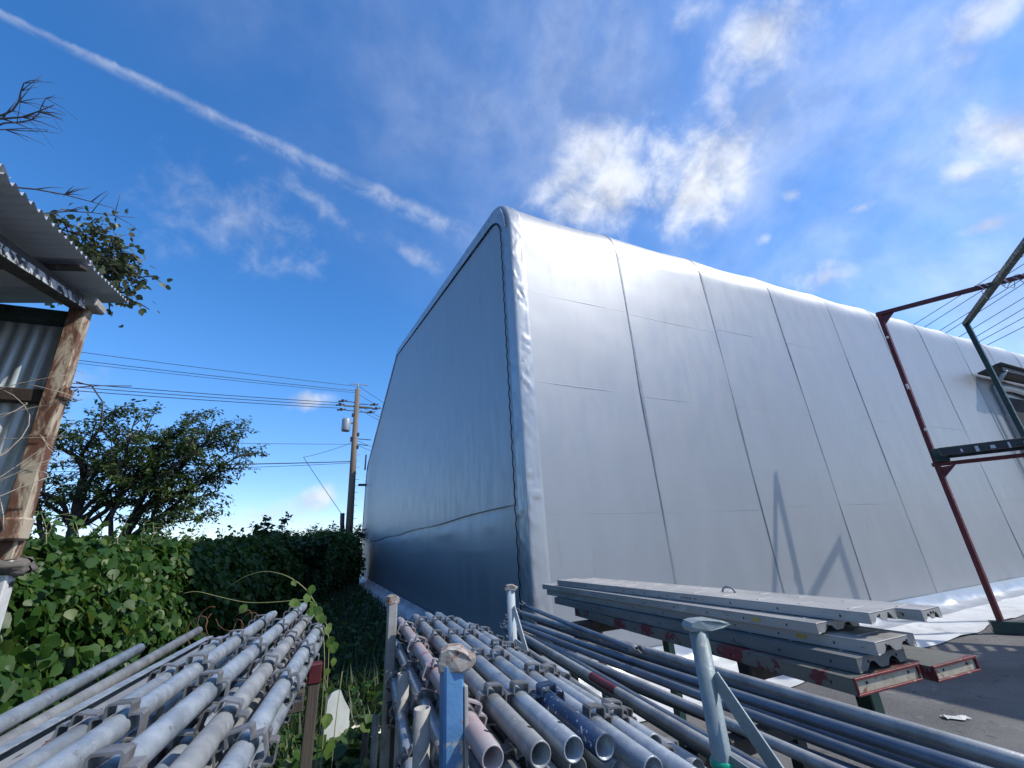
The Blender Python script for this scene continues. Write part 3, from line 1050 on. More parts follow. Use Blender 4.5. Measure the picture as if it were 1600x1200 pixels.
def plain_pipe(p, q, r, label, group, m='galv', name='steel_pipe', n=16):
    p, q = Vector(p), Vector(q)
    L = (q - p).length
    mb = MB()
    mb.lathe([(r * .86, .2), (r * .86, 0), (r, .0015), (r, L / 2), (r, L - .0015), (r * .86, L), (r * .86, L - .2)], n=n, axis='y')
    t = mb.build(name, m)
    t.matrix_world = frame_y(p, q)
    return tag(t, label, 'pipe', group)


plain_pipe((-0.745, 1.20, 1.215), (-0.800, 2.96, 1.205), .0243, 'plain steel pipe lying outermost by the hedge, ending short', GP)
plain_pipe((-0.740, 1.20, 1.170), (-0.690, 3.62, 1.180), .0243, 'long plain steel pipe with rusty wire looped near its end', GP, m='galv_dull')
ch = thing('steel_channel', 'flat pale galvanised steel channel with a dark groove beside the scaffold pipes', 'channel', (-0.62, 1.0, 1.17))
ch.matrix_world = frame_y((-0.655, 1.0, 1.205), (-0.480, 3.05, 1.205))
mb = MB()
mb.box((.042, 1.03, 0), (.100, 2.06, .004), bev=.001)
mb.box((-.006, 1.03, -.02), (.004, 2.06, .044), bev=.001)
mb.build('wide_flange', 'alu', ch)
mb = MB()
mb.box((-.045, 1.03, .006), (.035, 2.06, .004), bev=.001)
mb.box((-.063, 1.03, -.012), (.004, 2.06, .035), bev=.001)
mb.build('narrow_flange', 'galv', ch)
for y in (.62, 1.05, 1.6):
    mb = MB()
    mb.lathe([(0, .0026), (.006, .0026), (.006, .001)], (.035 + .01 * math.sin(y * 9), y, 0), 10)
    mb.build('bolt_hole', 'hole_dark', ch)

# cradle under the hedge-side stack
cr = thing('pipe_cradle', 'timber posted cradle with a dark red topped post holding the hedge-side pipe stack', 'rack', (-0.3, 1.7, 0))


def child(mb, name, m, par):
    o = Vector(par.location)
    mb.v = [tuple(Vector(v) - o) for v in mb.v]
    return mb.build(name, m, par)


for y in (1.05, 2.2):
    child(MB().bar((-.92, y, 1.055), (-.01, y, 1.055), .07, .07), 'bearer', 'timber_post', cr)
for (x, y, h, w) in ((.020, 2.22, 1.155, .045), (-.86, 2.2, 1.02, .06), (-.86, 1.05, 1.02, .06), (-.05, 1.05, 1.02, .045)):
    po = child(MB().box((x, y, h / 2), (w, w, h), bev=.004), 'post', 'timber_post', cr)
    if h > 1.1:
        mb = MB()
        mb.box((x, y, h - .018), (w + .008, w + .008, .075), bev=.006)
        mb.v = [tuple(Vector(v) - Vector(cr.location)) for v in mb.v]
        mb.build('red_top', 'dark_red_old', po)
for y in (1.3, 2.5):
    child(MB().bar((-.95, y, 1.148), (-.56, y, 1.148), .05, .03), 'batten', 'timber_post', cr)

# --- middle rack of pipes
RZ = 1.355
rack = thing('pipe_rack', 'steel stacking rack with four capped corner posts, one of them blue', 'rack', (0.72, 1.9, 0))


def cap_mesh(mb, x, y, z, dirx, diry, ln=.085, w=.062, th=.06, back=.034):
    """forged retaining cap: a thick lip leaning out from the post head"""
    d = Vector((dirx, diry, 0)).normalized()
    s_ = Vector((-d.y, d.x, 0))
    c = Vector((x, y, z))
    sec = [(-back, -.5, .46), (-back * 1.08, -.1, .5), (-back * .9, .30, .5), (-back * .3, .46, .5), (ln * .30, .42, .5), (ln * .70, .18, .45), (ln * .97, -.02, .36), (ln, -.22, .33), (ln * .8, -.42, .40), (back * .9, -.55, .48)]
    n = len(sec)
    rings = []
    for (k, f, sh) in ((-1, 1.0, .86), (-.8, 1.0, 1.0), (.8, 1.0, 1.0), (1, 1.0, .86)):
        for i, (a, h, ww) in enumerate(sec):
            jit = .0016 * math.sin(i * 2.7 + k * 5 + x * 40)
            rings.append(c + d * (a * sh + jit) + s_ * k * w * ww + Vector((0, 0, h * th * sh + jit * .6)))
    fs = [tuple(range(n)), tuple(range(3 * n, 4 * n))[::-1]]
    for r in range(3):
        fs += [(r * n + (i + 1) % n, r * n + i, (r + 1) * n + i, (r + 1) * n + (i + 1) % n) for i in range(n)]
    mb.add(rings, fs)


POSTS = [
    (0.390, 2.66, 'pale_post', 'forged_cap', .050, (1, .2), 'sq', None, (.036, .056, .050, .032)),
    (0.322, 1.17, 'blue_post', 'forged_cap', .050, (1, -.35), 'sq', 'blue corner post with a rusty white cap', (.060, .058, .056, .030)),
    (1.110, 2.65, 'pale_blue_post', 'forged_cap', .052, (.9, -.45), 'ro', None, (.045, .056, .036, .034)),
    (1.062, 1.09, 'green_grey_post', 'green_grey_post', .052, (.95, -.30), 'ro', None, (.098, .056, .032, .034))]
for (x, y, pm, cm, w, cd, kind, lab, cp) in POSTS:
    mb = MB()
    if kind == 'sq':
        mb.box((x, y, (RZ - .02) / 2 + .005), (w, w, RZ - .03), bev=.006)
    else:
        mb.tube([(x, y, .005), (x, y, RZ * .5), (x, y, RZ - .025)], w / 2, 16)
    po = child(mb, 'post', pm, rack)
    if lab:
        po['label'] = lab
    mb = MB()
    cap_mesh(mb, x, y, RZ - .012, *cd, ln=cp[0], w=cp[1], th=cp[2], back=cp[3])
    mb.v = [tuple(Vector(v) - Vector(rack.location)) for v in mb.v]
    mb.build('cap', cm, po)
    if kind == 'ro':
        big = pm == 'green_grey_post'
        top = RZ - (.14 if big else .15)
        for (z0, y1, z1) in (((top, y - .36, top - .40), (top - .20, y - .18, top - .235)) if big else ((top + .03, y - .20, top - .26), (top - .16, y - .12, top - .18))):
            mb = MB()
            mb.bar((x + .005, y - w * .42, z0), (x + .02, y1, z1), .006, .042, up=(0, 0, 1), bev=.001)
            mb.v = [tuple(Vector(v) - Vector(rack.location)) for v in mb.v]
            mb.build('gusset_plate', pm, po)
        if big:
            mb = MB()
            mb.lathe([(w / 2 + .001, -.01), (w / 2 + .007, -.007), (w / 2 + .007, .007), (w / 2 + .001, .01)], (x, y, RZ - .345), 16)
            mb.v = [tuple(Vector(v) - Vector(rack.location)) for v in mb.v]
            mb.build('tape_ring', 'green_tape', po)
    elif pm == 'blue_post':
        mb = MB()
        mb.bar((x + w / 2 + .004, y - .008, RZ - .07), (x + w / 2 + .006, y - .008, .5), .010, .036, up=(0, 1, 0), bev=.002)
        mb.v = [tuple(Vector(v) - Vector(rack.location)) for v in mb.v]
        mb.build('lit_side_strip', 'pale_post', po)  # pale strip puts the blue post's sunlit side into colour
for y in (1.26, 1.9, 2.56):
    child(MB().bar((.37, y, .845), (1.08, y, .845), .06, .08), 'bearer', 'black_steel', rack)
for x in (.40, 1.06):
    child(MB().bar((x, 1.2, .14), (x, 2.6, .14), .05, .07), 'base_rail', 'black_steel', rack)
for y in (1.26, 2.56):
    for x in (.42, 1.04):
        child(MB().box((x, y, .40), (.045, .045, .80)), 'strut', 'black_steel', rack)

GM = 'scaffold pipes stacked in the rack with the blue post'
MP = [
    ((0.362, 1.00, 1.190), (0.478, 2.90, 1.190), 'pinkish red stained scaffold pipe behind the blue rack post', dict(m='pink_paint', pm='pink_paint', roll=.35, first=.22, hole=.4)),
    ((0.452, 0.96, 1.192), (0.582, 2.95, 1.192), 'pale scaffold pipe with an open drilled end beside the pink one', dict(roll=.1, first=.34, hole=.35, m='galv_dull')),
    ((0.522, 0.945, 1.192), (0.660, 2.95, 1.192), 'pale scaffold pipe with an open drilled end beside the dark blue ended one', dict(roll=.05, first=.33, hole=.3)),
    ((0.586, 0.925, 1.190), (0.724, 2.92, 1.190), 'scaffold pipe with a paint speckled dark blue end', dict(roll=-.05, first=.30, hole=.25, dark_end=True)),
    ((0.668, 0.88, 1.150), (0.842, 2.90, 1.150), 'galvanised scaffold pipe just below the dark blue ended one', dict(roll=.1, first=.25)),
    ((0.745, 0.85, 1.125), (0.900, 2.80, 1.125), 'galvanised scaffold pipe at the ledger side of the racked pipes', dict(roll=.15, first=.32)),
    ((0.368, 1.25, 1.060), (0.470, 2.98, 1.060), 'blue shaded scaffold pipe below the pink stained one', dict(roll=.3, first=.15)),
    ((0.285, 1.35, 0.985), (0.450, 3.05, 0.985), 'scaffold pipe lowest at the weed side of the rack', dict(roll=.6, first=.25)),
    ((0.820, 0.86, 1.060), (0.965, 2.78, 1.060), 'galvanised scaffold pipe low at the ledger side of the racked pipes', dict(roll=.1, first=.2)),
]
for p, q, lab, kw in MP:
    standard(p, q, lab, GM, **kw)
for k in range(6):
    x = .440 + .076 * k
    standard((x, 1.0 + .03 * (k % 3), 1.105), (x + .12, 2.85 + .05 * (k % 2), 1.105), 'scaffold pipe in the middle course of the rack with the blue post', GM, m='galv' if k % 2 else 'galv_dull', first=.14 + .06 * (k % 4), show=(0, 1, 3))
for k in range(8):
    x = .430 + .076 * k
    standard((x, 1.05 + .03 * (k % 3), 1.02), (x + .11, 2.85, 1.02), 'scaffold pipe in the low course of the rack with the blue post', GM, m='galv_dull', first=.2 + .05 * (k % 4), show=(0, 1, 3))
for k in range(10):
    x = .40 + .076 * k
    standard((x, 1.1 + .03 * (k % 3), .93), (x + .09, 2.85, .93), 'scaffold pipe in the bottom course of the rack with the blue post', GM, m='galv_dull', first=.2 + .05 * (k % 4), show=(0,))

# stubs of pipe standing upright at the weed side of the rack
GS = 'short open pipes standing upright at the weed side of the rack'
for (x, y, z, r, m, lab) in ((.352, 2.02, 1.130, .0243, 'pale_post', 'open grey pipe standing upright nearer the far pale rack post'),
                             (.312, 1.46, 1.165, .0243, 'pale_post', 'open grey pipe standing upright beside the blue rack post'),
                             (.365, 2.92, .74, .019, 'galv_dull', 'thin open pipe standing upright in the weeds by the foam block'),
                             (.322, 3.00, .64, .019, 'timber_post', 'thin dark pipe standing upright in the weeds by the foam block')):
    o = plain_pipe((x, y, 0.0), (x + .001, y, z), r, lab, None, m, 'upright_pipe')

# --- ledger pipes with clamp ends
GLD = 'slim ledger pipes with clamp ends lying beside the plank stack'


def jaw_mesh(m='galv'):
    mb = MB()
    for sg in (-1, 1):
        pts = [(0, .0, 0), (sg * .010, .03, .004), (sg * .016, .055, .012), (sg * .012, .085, .022)]
        for a, b in zip(pts, pts[1:]):
            mb.bar(a, b, .006, .026, bev=.001)
    mb.lathe([(.0225, -.035), (.0235, -.02), (.0235, .0), (.015, .012), (0.0, .012)], n=12, axis='y')
    return mb.mesh('clamp', m)


JAW = jaw_mesh('galv_dull')
LED = [((1.790, .55, .975), (1.795, 4.05, .975), .0215), ((1.700, .60, .955), (1.640, 3.95, .955), .0215), ((1.585, .62, .935), (1.560, 3.75, .960), .0190),
       ((1.215, .95, .930), (1.520, 3.55, .925), .0190), ((1.66, 2.2, 1.010), (1.925, 4.25, 1.010), .0170), ((1.590, .60, .890), (1.535, 3.60, .890), .0215),
       ((1.480, .62, .905), (1.600, 3.98, .905), .0190), ((1.250, .85, .885), (1.580, 3.92, .890), .0215), ((1.330, .70, .870), (1.640, 3.88, .930), .0190),
       ((1.100, .95, .915), (1.420, 3.40, .900), .0170), ((1.860, .55, .930), (1.850, 3.80, .930), .0215), ((1.760, .55, .900), (1.730, 3.70, .900), .0215)]
LL = ['topmost slim ledger pipe beside the aluminium planks', 'slim ledger pipe second from the aluminium planks, under the topmost one', 'slim blue grey ledger pipe passing behind the hammer headed rack post',
      'slim ledger pipe slanting across the others towards the racked scaffold pipes', 'short ledger pipe with its open clamp raised above the far rack post', 'slim ledger pipe low in the bundle behind the green taped rack post']
for k, (p, q, r) in enumerate(LED):
    p, q = Vector(p), Vector(q)
    lab = LL[k] if k < len(LL) else 'slim ledger pipe lying deep in the bundle beside the plank stack'
    t = thing('ledger_pipe', lab, 'pipe', p, GLD)
    t.matrix_world = frame_y(p, q, rnd.uniform(-.8, .8))
    L = (q - p).length
    mb = MB()
    sagk = .012 * (k % 3)
    mb.tube([(0, L * i / 8, -sagk * math.sin(math.pi * i / 8)) for i in range(9)], r, 14)
    mb.build('tube', 'ledger_steel' if k % 3 else 'galv_dull', t)
    for yy, ry in ((L, 0), (0, math.pi)):
        o = link('clamp', JAW, t)
        o.matrix_local = Matrix.Translation((0, yy, 0)) @ Matrix.Rotation(ry, 4, 'Z')
    if k == 3:
        mb = MB()
        mb.lathe([(r + .0008, 1.0), (r + .001, 1.01), (r + .001, 1.25), (r + .0008, 1.26)], n=14, axis='y')
        mb.build('red_band', 'red_paint', t)
tr = thing('ledger_trestle', 'low black steel trestle carrying the slim ledger pipes', 'trestle', (1.6, 2.3, 0))
for y in (1.5, 3.3):
    child(MB().bar((1.20, y, .825), (1.92, y, .825), .06, .06), 'bearer', 'black_steel', tr)
    for x in (1.55, 1.88):
        child(MB().box((x, y, .40), (.05, .05, .79)), 'leg', 'black_steel', tr)

# ================================================================== PLANK STACK
GK = 'scaffold planks stacked beside the tent wall'


def plank(p, q, w, h, label, m, endm=None, name='scaffold_plank', notch=True, sticker=False, lip=None):
    """hollow deck plank: local X across, Y along, Z up, origin at its lower near left corner"""
    p, q = Vector(p), Vector(q)
    t = thing(name, label, 'plank', p, GK)
    t.matrix_world = frame_y(p, q)
    L = (q - p).length
    mb = MB()
    e = .004
    mb.box((w / 2, L / 2, h - e / 2), (w, L, e), bev=.0015)
    mb.box((e / 2, L / 2, h / 2 - e / 2), (e, L, h - e), bev=.0015)
    mb.box((w - e / 2, L / 2, h / 2 - e / 2), (e, L, h - e), bev=.0015)
    mb.box((.010, L / 2, .003), (.018, L, .005), bev=.001)
    mb.box((w - .010, L / 2, .003), (.018, L, .005), bev=.001)
    mb.build('deck', m, t)
    for k in range(int(L / .11)):
        if k % 2 == 0 and notch:
            mb2 = RIB
            o = link('grip_rib', mb2, t)
            o.matrix_local = Matrix.Translation((w / 2, .1 + k * .11, h)) @ Matrix.Diagonal((w * .55, .7, .7, 1))
    # end plate with scalloped lower edge
    for yy in (0.001, L - .001):
        n = 20
        top, bot = [], []
        for i in range(n + 1):
            x = w * i / n
            z = 0.004
            if notch:
                for cx_ in (.30, .72):
                    d = abs(i / n - cx_) / .11
                    if d < 1:
                        z = max(z, h * .62 * math.sqrt(1 - d * d))
            bot.append((x, yy, z))
            top.append((x, yy, h - .0045))
        mb = MB()
        vs = bot + top + [(x, yy + (.003 if yy < 1 else -.003), z) for x, y, z in bot + top]
        N1 = n + 1
        fs = []
        for i in range(n):
            fs.append((i, i + 1, N1 + i + 1, N1 + i))
            fs.append((2 * N1 + i + 1, 2 * N1 + i, 3 * N1 + i, 3 * N1 + i + 1))
            fs.append((i + 1, i, 2 * N1 + i, 2 * N1 + i + 1))
        mb.add(vs, fs)
        mb.build('end_plate', endm or m, t)
    if lip:
        for yy in (0, L):
            mb = MB()
            s_ = -1 if yy == 0 else 1
            mb.box((w / 2, yy + s_ * .004, h - .002), (w + .006, .010, .010), bev=.002)
            mb.box((w / 2, yy + s_ * .004, .003), (w + .006, .010, .008), bev=.002)
            mb.box((.002, yy + s_ * .004, h / 2), (.008, .010, h - .014), bev=.002)
            mb.box((w - .002, yy + s_ * .004, h / 2), (.008, .010, h - .014), bev=.002)
            mb.build('end_rim', lip, t)
    for k, x in enumerate((.07, w - .06)):
        mb = MB()
        mb.lathe([(0, 0), (.0045, 0), (.0055, .0015)], n=8, axis='y', c=(x, -.0012, h * .62))
        mb.build('rivet', 'hole_dark', t)
    for k in range(9):
        mb = MB()
        yy = .12 + (L - .3) * k / 9 + .05 * math.sin(k * 7 + w * 31)
        mb.box((-.0006, yy, h * .45), (.001, .006, .010))
        mb.build('punch_slot', 'hole_dark', t)
    if sticker:
        mb = MB()
        mb.box((-.0008, .30, h * .5), (.001, .045, .018))
        mb.build('sticker', 'sticker', t)
    return t


RIB = MB().box((0, 0, .001), (1, .012, .004), bev=.0015).mesh('grip_rib', 'alu')
plank((1.885, 1.20, 1.000), (2.020, 3.42, 1.000), .385, .055, 'red flaked steel plank at the foot of the plank stack, on the ledger side', 'red_flake', 'pale_end', notch=False, lip='red_rim')
plank((2.300, 1.14, 0.995), (2.420, 3.40, 0.995), .30, .052, 'red rimmed steel plank at the foot of the plank stack, on the tent side', 'red_flake', 'pale_end', notch=False, lip='red_rim')
plank((1.955, 1.21, 1.058), (2.030, 3.80, 1.058), .315, .052, 'dark weathered plank with a bent edge between aluminium and red planks', 'dark_plank', 'dark_plank', notch=True)
plank((2.035, 1.17, 1.113), (2.060, 4.00, 1.113), .275, .047, 'lowest aluminium plank of the stack, with a yellow sticker', 'alu', sticker=True)
plank((2.000, 1.36, 1.163), (2.040, 4.05, 1.163), .290, .043, 'middle aluminium plank of the stack, set back at its end', 'alu', sticker=True)
plank((2.110, 1.20, 1.209), (2.075, 3.80, 1.209), .200, .043, 'topmost aluminium plank on the ledger side of the stack', 'alu')
plank((2.330, 1.12, 1.205), (2.290, 3.70, 1.205), .150, .043, 'narrow aluminium plank on top of the stack, on the tent side', 'alu')
# ring handle on the top plank
mb = MB()
pts = [(2.30, 2.05 + .045 * math.cos(a), 1.252 + .030 * math.sin(a)) for a in [math.pi * i / 10 for i in range(11)]]
mb.tube(pts, .006, 8)
hd = mb.build('lifting_handle', 'galv_dull')
tag(hd, 'small arched steel handle standing on the topmost planks', 'handle')

st = thing('plank_stand', 'black and dark red steel stand with green legs under the plank stack', 'stand', (2.3, 2.5, 0))
for (y, x0_, x1_) in ((1.78, 1.98, 2.85), (3.22, 1.86, 2.85)):
    child(MB().bar((x0_, y, .948), (x1_, y, .948), .075, .09, bev=.008), 'cross_beam', 'black_steel', st)
    child(MB().bar((x0_ + .02, y, .87), (x0_ + .11, y, .87), .06, .07, bev=.008), 'beam_bracket', 'dark_red_old', st)
for (x, y, w) in ((2.78, 1.72, .085), (2.78, 3.22, .07), (2.10, 3.22, .05)):
    child(MB().box((x, y, .45), (w, w, .90), bev=.006), 'leg', 'green_paint' if x > 2.5 else 'green_grey_post', st)

# ================================================================== RED AND GREEN STACKING FRAMES
U = Vector((.527, -.85, 0))
Wd = Vector((.85, .527, 0))
A0 = Vector((9.20, 3.50, 0))
lower = thing('stacking_frame', 'red steel stacking frame standing on the asphalt under the slatted deck', 'frame', A0)


def fchild(mb, name, m, par):
    return child(mb, name, m, par)


TW = .068
JT = Vector((9.30, 3.50, 2.42))
B2 = A0 + U * 2.5
fchild(MB().bar(A0 + Vector((0, 0, .06)), JT, TW, TW), 'post', 'red_paint', lower)
fchild(MB().bar(B2 + Vector((0, 0, .02)), B2 + Vector((.1, 0, 2.42)), TW, TW), 'post', 'red_paint', lower)
fchild(MB().bar(JT - U * .06 + Vector((0, 0, .03)), JT + U * 2.6 + Vector((0, 0, .03)), .07, .06), 'top_rail', 'red_paint', lower)
fchild(MB().bar(A0 + Vector((0, 0, .085)) - U * .12, A0 + U * 2.6 + Vector((0, 0, .085)), .11, .16), 'foot_rail', 'green_paint', lower)
mb = MB()
a, b, c = JT + Vector((0, 0, -.02)), JT + U * .22 + Vector((0, 0, 0)), JT + Vector((0, 0, -.22))
s_ = Wd * .006
mb.add([a - s_, b - s_, c - s_, a + s_, b + s_, c + s_], [(0, 1, 2), (3, 5, 4), (0, 3, 4, 1), (1, 4, 5, 2), (2, 5, 3, 0)])
fchild(mb, 'gusset', 'red_paint', lower)
upper = thing('stacking_frame', 'red steel stacking frame raised on the slatted deck, its top beam against the sky', 'frame', JT + Vector((0, 0, .06)))
T0 = Vector((9.56, 3.50, 5.40))
fchild(MB().bar(JT + Vector((.01, 0, .06)), T0, TW, TW), 'post', 'red_paint', upper)
fchild(MB().bar(T0 - U * .05, T0 + U * 2.7, .07, .075), 'top_beam', 'dark_red_old', upper)
fchild(MB().bar(B2 + Vector((.1, 0, 2.75)), T0 + U * 2.5, TW, TW), 'post', 'red_paint', upper)
mb = MB()
a, b, c = T0 + Vector((0, 0, -.02)), T0 + U * .25, T0 + Vector((-.02, 0, -.28))
mb.add([a - s_, b - s_, c - s_, a + s_, b + s_, c + s_], [(0, 1, 2), (3, 5, 4), (0, 3, 4, 1), (1, 4, 5, 2), (2, 5, 3, 0)])
fchild(mb, 'gusset', 'red_paint', upper)
for k in range(3):
    t = [.12, .42, .80][k]
    p = JT + Vector((0, 0, .30)) + (T0 - JT - Vector((0, 0, .3))) * t
    mb = MB()
    mb.box(p - Wd * .045 + U * (.02 - .02 * k), (.03, .03, .05 + .05 * (k == 1)), bev=.01)
    fchild(mb, 'paint_scuff', 'white_chip', upper)
# slatted deck between the frames
deck = thing('slatted_deck', 'dark slatted steel deck between the two red stacking frames', 'deck', JT)
for k, off in enumerate((0.0, -.55)):
    fchild(MB().bar(JT + Wd * off - U * .02 + Vector((0, 0, .17)), JT + Wd * off + U * 2.6 + Vector((0, 0, .17)), .045, .12), 'side_rail', 'black_steel', deck)
fchild(MB().bar(JT + Wd * .05 + U * .08 + Vector((0, 0, .17)), JT - Wd * .10 + U * .08 + Vector((0, 0, .17)), .16, .22), 'end_block', 'green_paint', deck)
for k in range(12):
    q = JT + U * (.25 + .19 * k) + Vector((0, 0, .20))
    fchild(MB().bar(q - Wd * .03, q - Wd * .52, .10, .03), 'slat', 'black_steel', deck)
for k in range(8):
    q = JT + U * (.22 + .17 * k) - Wd * .58 + Vector((0, 0, .15))
    fchild(MB().box(q, (.012, .022 + .015 * (k % 3), .05 + .03 * (k % 2)), Matrix.Rotation(math.atan2(U.y, U.x) - math.pi / 2, 3, 'Z')), 'slat_gap_light', 'white_chip', deck)  # white chips painted in for daylight showing between the slats
G0 = Vector((11.54, 3.0, 0))
gf = thing('stacking_frame', 'dark green steel stacking frame whose top beam crosses the red one', 'frame', G0)
fchild(MB().bar(G0 + Vector((0, 0, .01)), G0 + Vector((0, 0, 5.27)), .075, .075), 'post', 'green_paint', gf)
fchild(MB().bar(G0 + Wd * .05 + Vector((0, 0, 5.27)), G0 - Wd * 3.2 + Vector((0, 0, 5.27)), .085, .085), 'top_beam', 'green_paint', gf)
fchild(MB().bar(G0 - Wd * 3.1 + Vector((0, 0, .01)), G0 - Wd * 3.1 + Vector((0, 0, 5.23)), .10, .10), 'post', 'green_paint', gf)
# pale string wound where the beams cross
XP = T0 + U * 1.50
mb = MB()
for k in range(4):
    pts = []
    for i in range(24):
        a = i * .55 + k
        pts.append(XP + U * (.02 * i - .15 + .25 * (k % 2)) + Wd * .055 * math.cos(a) + Vector((0, 0, .06 * math.sin(a) - (.004 * i if k > 1 else 0))))
    mb.tube(pts, .006, 5)
mb.tube([XP + U * .3 + Vector((0, 0, -.05 - .05 * i + .008 * i * i)) + Wd * .03 * i for i in range(7)], .006, 5)
mb.tube([XP - U * .1 + Vector((0, 0, -.05 - .04 * i)) + Wd * .02 * math.sin(i) for i in range(6)], .006, 5)
tag(mb.build('frayed_string', 'pale_string'), 'pale frayed string tied round the crossing of the red and green beams', 'string')

# unseen canopy added out of view to throw shade across the asphalt
yc = thing('added_shade_canopy', 'unseen canopy of dark sheet on four posts, added to shade the asphalt', 'canopy', (10.6, -1.5, 0))
child(MB().box((10.55, -1.55, 5.0), (2.55, 4.6, .06)), 'roof_sheet', 'black_steel', yc)
for x in (9.4, 11.7):
    for y in (.6, -3.7):
        child(MB().box((x, y, 2.48), (.1, .1, 4.96)), 'post', 'green_paint', yc)

# litter on the asphalt
mb = MB()
mb.grid(lambda u, v: (5.02 + .16 * u + .03 * v, 2.50 + .07 * v - .10 * u + .02 * math.sin(u * 9), .012 + .02 * abs(math.sin(u * 5 + v * 3)) * (1 - abs(2 * v - 1))), 12, 6)
tag(mb.build('crumpled_rag', 'rag'), 'crumpled off white rag lying on the dark asphalt', 'rag')
mb = MB()
mb.lathe([(0, .035), (.02, .03), (.035, .015), (.03, .0)], (4.62, 3.02, .0), 7)
tag(mb.build('loose_stone', 'stone'), 'small dark stone lying on the sunlit asphalt near the plank stand', 'stone')

mb = MB()
for k in range(170):
    x, y = rnd.uniform(2.6, 9.0), rnd.uniform(.6, 3.9)
    r = rnd.uniform(.003, .008)
    mb.lathe([(0, r * .9), (r * .7, r * .7), (r, r * .2), (r * .8, -.002)], (x, y, 0), 5, smooth=False)
tag(mb.build('grit', 'stone'), 'small grit scattered over the dark asphalt', 'grit', kind='stuff')

# ================================================================== OLD SHED AT THE LEFT
shed = thing('old_shed', 'old shed corner with corrugated sheets and a rusty steel post', 'shed', (-1.42, 3.15, 0))
PT, PB = Vector((-1.50, 3.0, 3.12)), Vector((-1.42, 3.15, 0.0))
mid_ = PB + (PT - PB) * .53
o = child(MB().bar(mid_, PT + Vector((0, 0, .02)), .082, .075, up=(0, 1, 0), bev=.006), 'post', 'rust_post', shed)
child(MB().bar(PB, mid_ - Vector((0, 0, .0)), .085, .075, up=(0, 1, 0), bev=.006), 'post_foot', 'white_chip', shed)
child(MB().box(PT + Vector((.03, -.01, -.02)), (.13, .13, .06), bev=.01), 'post_head', 'pale_post', shed)
AV = Vector((-.1936, .9371, .2904)).normalized()
BV = Vector((-1, 0, -.2)).normalized()
NVv = BV.cross(AV).normalized()
if NVv.z < 0:
    NVv = -NVv
K0 = Vector((-1.43, 3.32, 3.33))


def corr(par, name, org, ea, la, eb, lb, nrm, pitch, amp, m, over=.0):
    """corrugated sheet: waves vary along ea, run along eb"""
    mb = MB()
    n = int(la / pitch * 8)
    mb.grid(lambda u, v: org + ea * la * u + eb * lb * v + nrm * (amp * math.sin(2 * math.pi * la * u / pitch) + over), n, 6)
    return child(mb, name, m, par)


corr(shed, 'roof_sheet', K0 - AV * .92, AV, .92, BV, 2.3, NVv, .076, .013, 'corr_roof')
corr(shed, 'roof_sheet', K0 - AV * 1.90, AV, 1.06, BV, 2.3, NVv, .076, .013, 'corr_roof', .022)
corr(shed, 'roof_sheet', K0 - AV * 2.90, AV, 1.06, BV, 2.3, NVv, .076, .013, 'corr_roof', .044)
# rafter along the roof slope from the post head, with flaking white paint
RT = PT + Vector((-.01, -.02, .00))
child(MB().bar(RT + AV * .05 - NVv * .02, RT - AV * 2.6 - NVv * .02, .06, .095, up=NVv), 'rafter', 'old_timber', shed)
child(MB().bar(RT - AV * .06 - NVv * .035 + Vector((.034, 0, 0)), RT - AV * 2.6 - NVv * .035 + Vector((.034, 0, 0)), .005, .050, up=NVv), 'rafter_paint', 'rafter_flake', shed)
child(MB().bar(K0 - AV * .95 - NVv * .022 + BV * .02, K0 - AV * .95 - NVv * .022 + BV * 2.2, .07, .018, up=NVv), 'overlap_dark_strip', 'old_timber', shed)  # flat dark strip painted in for the darkness where roof sheets overlap
YS = 3.05
child(MB().bar((-1.50, YS - .02, 3.005), (-3.6, YS + .03, 3.005), .08, .075), 'head_beam', 'green_beam', shed)
for (x1, x0_) in ((-1.50, -2.26), (-2.22, -3.0)):
    mb = MB()
    n = int((x1 - x0_) / .063 * 8)
    mb.grid(lambda u, v: (x0_ + (x1 - x0_) * u, YS + .035 + .009 * math.sin(2 * math.pi * (x1 - x0_) * u / .063) + (.02 if x1 < -2 else 0), 1.45 + 1.53 * v), n, 4)
    child(mb, 'wall_sheet', 'corr_iron', shed)
child(MB().bar((-1.46, YS + .0, 2.515), (-3.4, YS + .0, 2.515), .05, .075), 'girt', 'old_timber', shed)
child(MB().bar((-1.43, YS + .01, 1.80), (-3.4, YS + .01, 1.80), .06, .11), 'girt', 'old_timber', shed)
child(MB().box((-1.47, YS - .03, 1.80), (.14, .10, .11), bev=.01), 'bracket', 'rust_post', shed)
child(MB().box((-1.44, 3.02, 2.53), (.045, .07, .07), bev=.01), 'bracket', 'rust_post', shed)
mb = MB()
mb.grid(lambda u, v: Vector((-1.45, 3.08, 1.62)) + Vector((math.cos(2 * math.pi * u) * math.sin(math.pi * v) * .10, math.sin(2 * math.pi * u) * math.sin(math.pi * v) * .09, math.cos(math.pi * v) * .045)) * (1 + .22 * fbm(u * 9, v * 7, 3)), 18, 10)
child(mb, 'stone_pad', 'stone', shed)

